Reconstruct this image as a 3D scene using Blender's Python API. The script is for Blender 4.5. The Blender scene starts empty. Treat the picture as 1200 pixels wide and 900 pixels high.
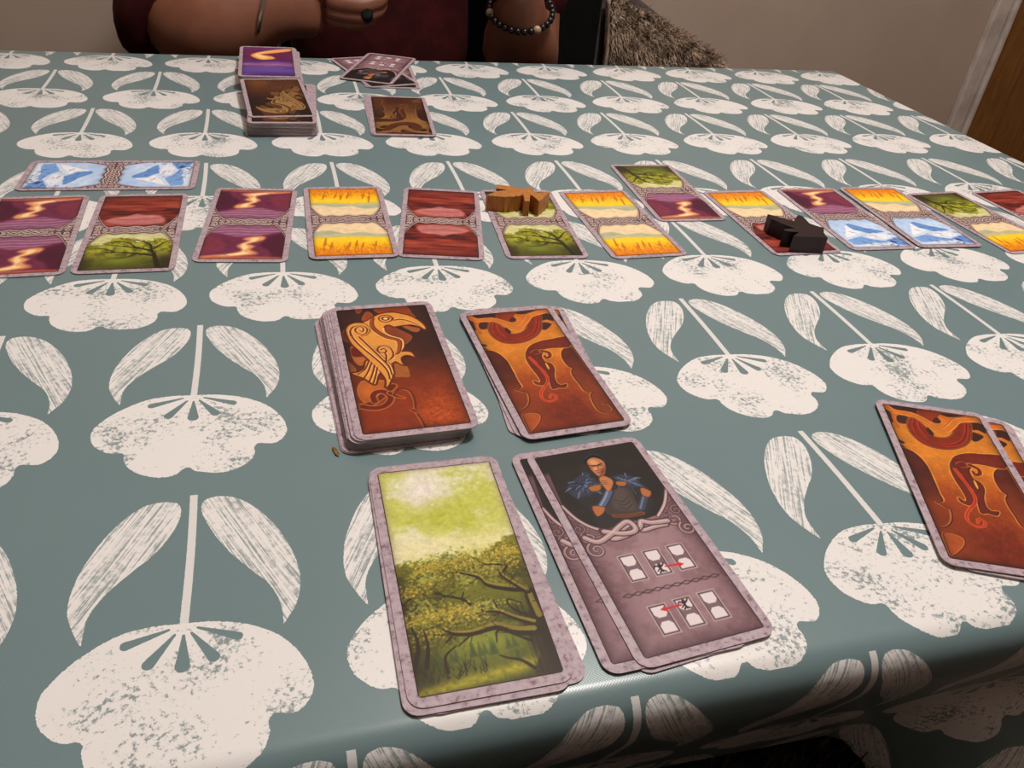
import bpy, bmesh, math, random
import numpy as np
from mathutils import Vector, Matrix, Euler
from mathutils.geometry import tessellate_polygon

S = bpy.context.scene
COL = S.collection
TZ = 0.75                      # height of the table top (metres)
random.seed(4)
RNG = np.random.default_rng(11)

# ------------------------------------------------------------------ camera
cam_d = bpy.data.cameras.new('camera')
cam = bpy.data.objects.new('camera', cam_d)
COL.objects.link(cam)
cam_d.sensor_width = 36.0
cam_d.lens = 931.07 / 1200 * 36.0
cam_d.clip_start = 0.02
_r = Vector((0.9647653, -0.24897459, 0.08508559))
_u = Vector((0.07747402, 0.57785872, 0.81245128))
_f = Vector((0.25144718, 0.77723288, -0.57678711))
_m = Matrix((( _r.x, _u.x, -_f.x), (_r.y, _u.y, -_f.y), (_r.z, _u.z, -_f.z))).to_4x4()
_m.translation = Vector((0.0, 0.0, TZ + 0.24822))
cam.matrix_world = _m
S.camera = cam

# ------------------------------------------------------------------ world, lamp, exposure
w = bpy.data.worlds.new('room_ambient')
S.world = w
w.use_nodes = True
bg = w.node_tree.nodes['Background']
bg.inputs['Color'].default_value = (1.0, 0.94, 0.88, 1)
bg.inputs['Strength'].default_value = 0.10
def lamp(name, loc, power, radius, color):
    d = bpy.data.lights.new(name, 'POINT')
    d.energy = power; d.shadow_soft_size = radius; d.color = color
    o = bpy.data.objects.new(name, d); COL.objects.link(o); o.location = loc
    return o
lamp('ceiling_lamp_light', (0.46, 0.56, TZ + 1.30), 48.5, 0.08, (1.0, 0.95, 0.895))
S.view_settings.view_transform = 'Standard'
S.view_settings.look = 'None'
S.view_settings.gamma = 1.0
S.view_settings.use_curve_mapping = False
S.view_settings.exposure = 0.0

# ------------------------------------------------------------------ helpers
def lin(c):
    c = np.asarray(c, float)
    return np.where(c <= 0.04045, c / 12.92, ((c + 0.055) / 1.055) ** 2.4)
def rgb(r, g, b):
    return tuple(float(x) for x in lin(np.array([r, g, b]) / 255.0))
def mesh_from(name, verts, faces):
    me = bpy.data.meshes.new(name)
    me.from_pydata([tuple(v) for v in verts], [], faces)
    me.update()
    return me
def obj(name, me, mat=None, parent=None, loc=None, smooth=False):
    o = bpy.data.objects.new(name, me)
    COL.objects.link(o)
    if mat is not None and not me.materials: me.materials.append(mat)
    if parent is not None: o.parent = parent
    if loc is not None: o.location = loc
    if smooth:
        me.polygons.foreach_set('use_smooth', [True] * len(me.polygons))
    return o
def empty(name, loc, rz=0.0):
    o = bpy.data.objects.new(name, None)
    COL.objects.link(o); o.location = loc; o.rotation_euler = (0, 0, rz)
    o.empty_display_size = 0.02
    return o
def tag(o, label=None, cat=None, group=None, kind=None):
    if label: o['label'] = label
    if cat: o['category'] = cat
    if group: o['group'] = group
    if kind: o['kind'] = kind
    return o
def bm_obj(name, bm, mat, parent=None, loc=None, smooth=False):
    me = bpy.data.meshes.new(name); bm.to_mesh(me); bm.free()
    return obj(name, me, mat, parent, loc, smooth)
def box(bm, c, s, bev=0.0, rot=None):
    r = bmesh.ops.create_cube(bm, size=1.0)
    vs = r['verts']
    M = Matrix.Translation(c) @ (rot.to_4x4() if rot is not None else Matrix()) @ Matrix.Diagonal((s[0], s[1], s[2], 1))
    bmesh.ops.transform(bm, matrix=M, verts=vs)
    if bev > 0:
        es = list({e for v in vs for e in v.link_edges})
        bmesh.ops.bevel(bm, geom=es, offset=bev, segments=2, affect='EDGES', profile=0.5)
    return bm
def tube(bm, pts, radii, seg=12, caps=True, flat=1.0):
    pts = [Vector(p) for p in pts]; rings = []
    for i, p in enumerate(pts):
        t = (pts[min(i + 1, len(pts) - 1)] - pts[max(i - 1, 0)]).normalized()
        a = t.orthogonal().normalized() if i == 0 else (pa - t * pa.dot(t)).normalized()
        pa = a; b = t.cross(a)
        r = radii[i] if hasattr(radii, '__len__') else radii
        rings.append([bm.verts.new(p + (a * math.cos(k * 2 * math.pi / seg) + b * flat * math.sin(k * 2 * math.pi / seg)) * r) for k in range(seg)])
    for i in range(len(rings) - 1):
        for k in range(seg):
            bm.faces.new((rings[i][k], rings[i][(k + 1) % seg], rings[i + 1][(k + 1) % seg], rings[i + 1][k]))
    if caps:
        bm.faces.new(rings[0][::-1]); bm.faces.new(rings[-1])
    return bm

# ------------------------------------------------------------------ node helpers
class N:
    """a float socket of a material, with arithmetic that adds Math nodes"""
    def __init__(s, nt, sock): s.nt, s.k = nt, sock
    def op(s, kind, *a, clamp=False):
        n = s.nt.nodes.new('ShaderNodeMath'); n.operation = kind; n.use_clamp = clamp
        for i, x in enumerate((s,) + a):
            if isinstance(x, N): s.nt.links.new(x.k, n.inputs[i])
            else: n.inputs[i].default_value = float(x)
        return N(s.nt, n.outputs[0])
    def c(s, x): return x if isinstance(x, N) else None
    def __add__(s, o): return s.op('ADD', o)
    __radd__ = __add__
    def __sub__(s, o): return s.op('SUBTRACT', o)
    def __rsub__(s, o): return s.op('MULTIPLY_ADD', -1.0, o)
    def __mul__(s, o): return s.op('MULTIPLY', o)
    __rmul__ = __mul__
    def __truediv__(s, o): return s.op('DIVIDE', o)
    def lt(s, o): return s.op('LESS_THAN', o)
    def gt(s, o): return s.op('GREATER_THAN', o)
    def mx(s, o): return s.op('MAXIMUM', o)
    def mn(s, o): return s.op('MINIMUM', o)
    def curve(s, pts, lo, hi):
        """piecewise-linear function of s in [0,1] through pts (x in 0..1, y in lo..hi)"""
        n = s.nt.nodes.new('ShaderNodeFloatCurve')
        cu = n.mapping.curves[0]
        P = [(x, (y - lo) / (hi - lo)) for x, y in pts]
        cu.points[0].location = P[0]; cu.points[1].location = P[-1]
        for p in P[1:-1]: cu.points.new(*p)
        for p in cu.points: p.handle_type = 'AUTO'
        n.mapping.update()
        s.nt.links.new(s.k, n.inputs['Value'])
        return N(s.nt, n.outputs[0]) * (hi - lo) + lo
def new_mat(name):
    m = bpy.data.materials.new(name); m.use_nodes = True
    nt = m.node_tree; p = nt.nodes['Principled BSDF']
    return m, nt, p
def noise(nt, vec, scale, detail=3, rough=0.55, dist=0.0):
    n = nt.nodes.new('ShaderNodeTexNoise'); n.inputs['Scale'].default_value = scale
    n.inputs['Detail'].default_value = detail; n.inputs['Roughness'].default_value = rough
    n.inputs['Distortion'].default_value = dist
    if vec is not None: nt.links.new(vec, n.inputs['Vector'])
    return N(nt, n.outputs[0])
def mixc(nt, fac, a, b):
    n = nt.nodes.new('ShaderNodeMix'); n.data_type = 'RGBA'
    for idx, v in ((0, fac), (6, a), (7, b)):
        if isinstance(v, N): nt.links.new(v.k, n.inputs[idx])
        elif hasattr(v, 'is_output'): nt.links.new(v, n.inputs[idx])
        elif idx == 0: n.inputs[0].default_value = v
        else: n.inputs[idx].default_value = (*v[:3], 1)
    return n.outputs[2]
def coord(nt, kind='Object'):
    return nt.nodes.new('ShaderNodeTexCoord').outputs[kind]
def ramp01(x, lo, hi):
    n = x.nt.nodes.new('ShaderNodeMapRange'); n.interpolation_type = 'SMOOTHSTEP'
    x.nt.links.new(x.k, n.inputs[0]); n.inputs[1].default_value = lo; n.inputs[2].default_value = hi
    return N(x.nt, n.outputs[0])
def bump(nt, p, h, strength, dist=0.001):
    b = nt.nodes.new('ShaderNodeBump'); b.inputs['Strength'].default_value = strength; b.inputs['Distance'].default_value = dist
    nt.links.new(h.k, b.inputs['Height']); nt.links.new(b.outputs[0], p.inputs['Normal'])
def noisy_mat(name, ca, cb, scale, rough, detail=4, lo=0.35, hi=0.65, bumps=0.0, spec=0.5, kind='Object'):
    m, nt, p = new_mat(name)
    n = noise(nt, coord(nt, kind), scale, detail)
    nt.links.new(mixc(nt, ramp01(n, lo, hi), ca, cb), p.inputs['Base Color'])
    p.inputs['Roughness'].default_value = rough
    p.inputs['Specular IOR Level'].default_value = spec
    if bumps: bump(nt, p, n, bumps)
    return m

# ------------------------------------------------------------------ materials
MAT = {}
def cloth_material():
    m, nt, p = new_mat('printed_oilcloth')
    uvn = nt.nodes.new('ShaderNodeUVMap'); uvn.uv_map = 'cloth'
    sep = nt.nodes.new('ShaderNodeSeparateXYZ'); nt.links.new(uvn.outputs[0], sep.inputs[0])
    X, Y = N(nt, sep.outputs[0]), N(nt, sep.outputs[1])
    A, PV, SK = 0.09974, 0.3965, -0.0348           # repeat across, repeat along, skew of the print
    px = X - (Y - 0.2045) * SK
    t = (Y - 0.1447) * (1 / PV)
    m_ = t.op('FRACT') * PV
    r1, r2 = m_.gt(0.2797 - 0.1447), m_.gt(0.4143 - 0.1447)
    ly = m_ - 0.0598 - r1 * 0.1421 - r2 * 0.1277
    lx = (px - 0.9974 * 0 + 0.0493 - r2 * 0.0506) * (1 / A) + 0.5
    lx = (lx.op('FRACT') - 0.5) * A
    lx, ly = lx * 1000.0, ly * 1000.0                # motif coordinates in mm
    # slightly ragged edges
    vec = uvn.outputs[0]
    rag = (noise(nt, vec, 900, 2) - 0.5) * 1.1
    # flower head: radius over angle
    fx, fy = lx, ly + 21.0
    th = fy.op('ARCTAN2', fx) * (1 / (2 * math.pi)) + 0.5
    rr = (fx * fx + fy * fy).op('SQRT')
    F = [(-3.033,44.4),(-2.937,44.6),(-2.762,42.7),(-2.616,39.3),(-2.521,35.6),(-2.46,36.9),(-2.405,38.1),(-2.272,40.3),(-2.067,41.5),(-1.883,41.2),(-1.72,38.3),(-1.609,34.3),(-1.53,36.8),(-1.426,38.7),(-1.273,41.6),(-1.131,42.8),(-0.959,42.5),(-0.795,39.6),(-0.659,36.2),(-0.576,41.7),(-0.48,44.6),(-0.353,45.3),(-0.232,44.0),(-0.015,40.0),(0.25,34.8),(0.612,28.1),(1.077,22.7),(1.571,21.0),(2.031,24.0),(2.386,29.0),(2.669,33.4),(2.893,38.0)]
    pts = [(0.0, 43.6)] + [((a + math.pi) / (2 * math.pi), r) for a, r in F if a > -3.0] + [(1.0, 43.6)]
    flower = rr.lt(th.curve(pts, 0, 60) + rag)
    # the five slits that fan out of the stem: tear drops
    slit = None
    for x1, y1, wd in ((-21, -7, 1.9), (-12.4, -17.5, 2.2), (0.1, -21, 2.6), (11.5, -18.2, 2.2), (20.2, -9.8, 1.8)):
        L = math.hypot(x1, y1 + 0.5); ex, ey = x1 / L, (y1 + 0.5) / L
        s0, s1 = L * 0.24, L - wd
        q = (lx * ex + (ly + 0.5) * ey)
        u = ((q - s0) * (1 / (s1 - s0))).mx(0.0).mn(1.0)
        ddx = lx - (u * (s1 - s0) + s0) * ex
        ddy = ly + 0.5 - (u * (s1 - s0) + s0) * ey
        d = (ddx * ddx + ddy * ddy).op('SQRT')
        k = d.lt(u * (wd - 0.5) + 0.5 + rag * 0.4)
        slit = k if slit is None else slit.mx(k)
    # stem
    sx = lx - ly * 0.026 - (ly * 0.045).op('SINE') * 0.5
    stem = (sx.op('ABSOLUTE').lt(1.55 + rag * 0.5)) * ly.gt(-1.0) * ly.lt(68.3)
    # leaves
    def leaf(tip, ax, ln, out, inn, sgn):
        dx, dy = lx - tip[0], ly - tip[1]
        u = (dx * ax[0] + dy * ax[1]) * (1 / ln)
        s = (dx * -ax[1] + dy * ax[0]) * sgn
        lo = u.curve(inn, -10, 25); hi = u.curve(out, -10, 25)
        ins = s.gt(lo + rag * 0.8) * s.lt(hi - rag * 0.8) * u.gt(0.0) * u.lt(1.0)
        return ins, u, s
    lL, uL, sL = leaf((-33.78, -3.37), (0.41197, 0.9112), 73.6,
        [(0, 0.5), (0.05, 5.0), (.118, 10.0), (.16, 12.4), (.32, 17.0), (.499, 19.0), (.721, 18.4), (.908, 14.2), (.985, 7.4), (1, 2.0)],
        [(0, 0), (.065, 2.0), (.158, 4.3), (.282, 4.05), (.463, .4), (.613, -3.3), (.799, -4.5), (.938, -2.5), (1, 1.5)], 1)
    lR, uR, sR = leaf((34.62, -6.48), (-0.38331, 0.92362), 76.5,
        [(0, 0.5), (.03, 3.5), (.061, 6.8), (.154, 12.5), (.283, 16.8), (.498, 19.2), (.729, 18.0), (.899, 13.7), (.985, 7.2), (1, 2.8)],
        [(0, 0), (.05, 1.6), (.109, 3.0), (.241, 3.75), (.406, .7), (.597, -2.5), (.799, -3.4), (.946, -2.1), (1, 1.8)], -1)
    # worn-print grain
    n1 = noise(nt, vec, 420, 5, 0.7); n2 = noise(nt, vec, 42, 2)
    nearc = ramp01(rr, 30, 6)
    speck = ramp01(n1 + (n2 - 0.5) * 0.60 + nearc * 0.05, 0.56, 0.68)
    def streak(u, s, seed):
        cv = nt.nodes.new('ShaderNodeCombineXYZ')
        nt.links.new((u * 1.6).k, cv.inputs[0]); nt.links.new((s * 0.8 + u * 2).k, cv.inputs[1]); cv.inputs[2].default_value = seed
        a = noise(nt, cv.outputs[0], 1.7, 3, 0.6)
        b = noise(nt, vec, 300, 3, 0.7)
        return ramp01(a * 0.72 + b * 0.35, 0.50, 0.64)
    leaves = lL.mx(lR)
    st = lL * streak(uL, sL, 1.0) + lR * streak(uR, sR, 7.0)
    flower = flower * (1 - slit)
    pr = flower * (1 - speck * 0.85)
    pr = pr.mx(stem * 0.86).mx(leaves * (1 - st * 0.78))
    base = mixc(nt, noise(nt, vec, 14, 2), CLOTH_TEAL, CLOTH_TEAL2)
    col = mixc(nt, pr, base, CLOTH_CREAM)
    nt.links.new(col, p.inputs['Base Color'])
    p.inputs['Roughness'].default_value = 0.28
    p.inputs['Specular IOR Level'].default_value = 0.42
    # woven backing shows as a fine grid of pits
    wv = (X * 5200).op('SINE') * (Y * 5200).op('SINE')
    bump(nt, p, wv + n2 * 2.0, 0.035, 0.0005)
    return m
CLOTH_TEAL = rgb(109, 130, 135); CLOTH_TEAL2 = rgb(114, 135, 139); CLOTH_CREAM = rgb(234, 230, 230)
MAT['cloth'] = cloth_material()

def card_stock():
    m, nt, p = new_mat('mauve_card_stock')
    oi = nt.nodes.new('ShaderNodeObjectInfo')
    add = nt.nodes.new('ShaderNodeVectorMath'); add.operation = 'MULTIPLY_ADD'
    nt.links.new(oi.outputs['Random'], add.inputs[0]); add.inputs[1].default_value = (3, 5, 0)
    nt.links.new(coord(nt), add.inputs[2]); v = add.outputs[0]
    a = noise(nt, v, 260, 4, 0.65); b = noise(nt, v, 520, 3, 0.6)
    c = mixc(nt, ramp01(a, 0.36, 0.66), rgb(184, 165, 174), rgb(163, 141, 152))
    c = mixc(nt, ramp01(b * 0.6 + a * 0.4, 0.55, 0.68), c, rgb(128, 96, 110))
    ge = nt.nodes.new('ShaderNodeNewGeometry'); sp = nt.nodes.new('ShaderNodeSeparateXYZ')
    nt.links.new(ge.outputs['True Normal'], sp.inputs[0])
    side = N(nt, sp.outputs[2]).op('ABSOLUTE').lt(0.5)
    c = mixc(nt, side * 0.8, c, rgb(164, 152, 150))
    nt.links.new(c, p.inputs['Base Color'])
    p.inputs['Roughness'].default_value = 0.5; p.inputs['Specular IOR Level'].default_value = 0.3
    return m
MAT['card'] = card_stock()
def print_mat():
    m, nt, p = new_mat('card_print')
    at = nt.nodes.new('ShaderNodeAttribute'); at.attribute_name = 'ink'
    nt.links.new(at.outputs['Color'], p.inputs['Base Color'])
    p.inputs['Roughness'].default_value = 0.45; p.inputs['Specular IOR Level'].default_value = 0.22
    return m
MAT['print'] = print_mat()
def wood_mat(name, ca, cb, rough=0.5, sc=(1, 1, 1), spec=0.4):
    m, nt, p = new_mat(name)
    mp = nt.nodes.new('ShaderNodeMapping'); mp.inputs['Scale'].default_value = sc
    nt.links.new(coord(nt), mp.inputs[0])
    a = noise(nt, mp.outputs[0], 9, 5, 0.6, 0.6)
    nt.links.new(mixc(nt, ramp01(a, 0.3, 0.7), ca, cb), p.inputs['Base Color'])
    p.inputs['Roughness'].default_value = rough; p.inputs['Specular IOR Level'].default_value = spec
    bump(nt, p, a, 0.15, 0.0005)
    return m
MAT['oak_piece'] = wood_mat('stained_brown_wood', rgb(194, 128, 62), rgb(156, 94, 42), 0.45, (60, 60, 8))
MAT['black_piece'] = wood_mat('stained_black_wood', rgb(46, 28, 30), rgb(31, 18, 20), 0.45, (60, 60, 8), 0.3)
MAT['door'] = wood_mat('brown_door_wood', rgb(146, 98, 46), rgb(120, 76, 34), 0.5, (14, 14, 1.2))
MAT['white_gloss'] = noisy_mat('chipped_white_gloss', rgb(214, 202, 194), rgb(190, 176, 168), 18, 0.4)
MAT['wall'] = noisy_mat('beige_wall_paint', rgb(190, 170, 156), rgb(184, 164, 150), 5, 0.85, bumps=0.02)
MAT['ceiling'] = noisy_mat('white_ceiling_paint', rgb(232, 226, 216), rgb(226, 220, 210), 4, 0.9)
MAT['floor'] = wood_mat('dark_floor_boards', rgb(92, 62, 40), rgb(70, 46, 30), 0.5, (2, 20, 2))
MAT['pine'] = wood_mat('pine_table_wood', rgb(170, 120, 70), rgb(140, 94, 52), 0.5, (3, 18, 18))
MAT['skin'] = noisy_mat('brown_skin', rgb(132, 82, 62), rgb(122, 74, 55), 30, 0.5, bumps=0.05)
MAT['maroon'] = noisy_mat('maroon_jersey', rgb(68, 19, 21), rgb(53, 14, 16), 40, 0.85, bumps=0.1, spec=0.15)
MAT['black_cloth'] = noisy_mat('black_cloth', rgb(15, 13, 14), rgb(10, 9, 10), 60, 0.9, spec=0.15)
MAT['denim'] = noisy_mat('dark_denim', rgb(48, 54, 72), rgb(36, 40, 56), 200, 0.85)
MAT['hair'] = noisy_mat('dark_hair', rgb(38, 28, 24), rgb(24, 18, 16), 90, 0.6)
MAT['silver'] = noisy_mat('silver_metal', rgb(205, 200, 195), rgb(180, 175, 170), 40, 0.25)
MAT['silver'].node_tree.nodes['Principled BSDF'].inputs['Metallic'].default_value = 1.0
MAT['black_bead'] = noisy_mat('black_bead', rgb(28, 24, 24), rgb(18, 15, 15), 60, 0.3)
MAT['pale_bead'] = noisy_mat('pale_bead', rgb(190, 165, 140), rgb(165, 140, 115), 60, 0.35)
MAT['grey_uph'] = noisy_mat('dark_grey_upholstery', rgb(92, 84, 82), rgb(78, 70, 68), 150, 0.9)
MAT['fleece'] = noisy_mat('grey_brown_fleece', rgb(222, 198, 176), rgb(120, 100, 84), 40, 0.95)
MAT['black_fur'] = noisy_mat('black_fur', rgb(74, 64, 60), rgb(16, 14, 14), 60, 0.5)
MAT['eye_white'] = noisy_mat('eye_white', rgb(220, 215, 208), rgb(212, 206, 200), 40, 0.3)
MAT['crumb'] = noisy_mat('brown_smear', rgb(140, 100, 40), rgb(110, 76, 28), 800, 0.6)
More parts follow.
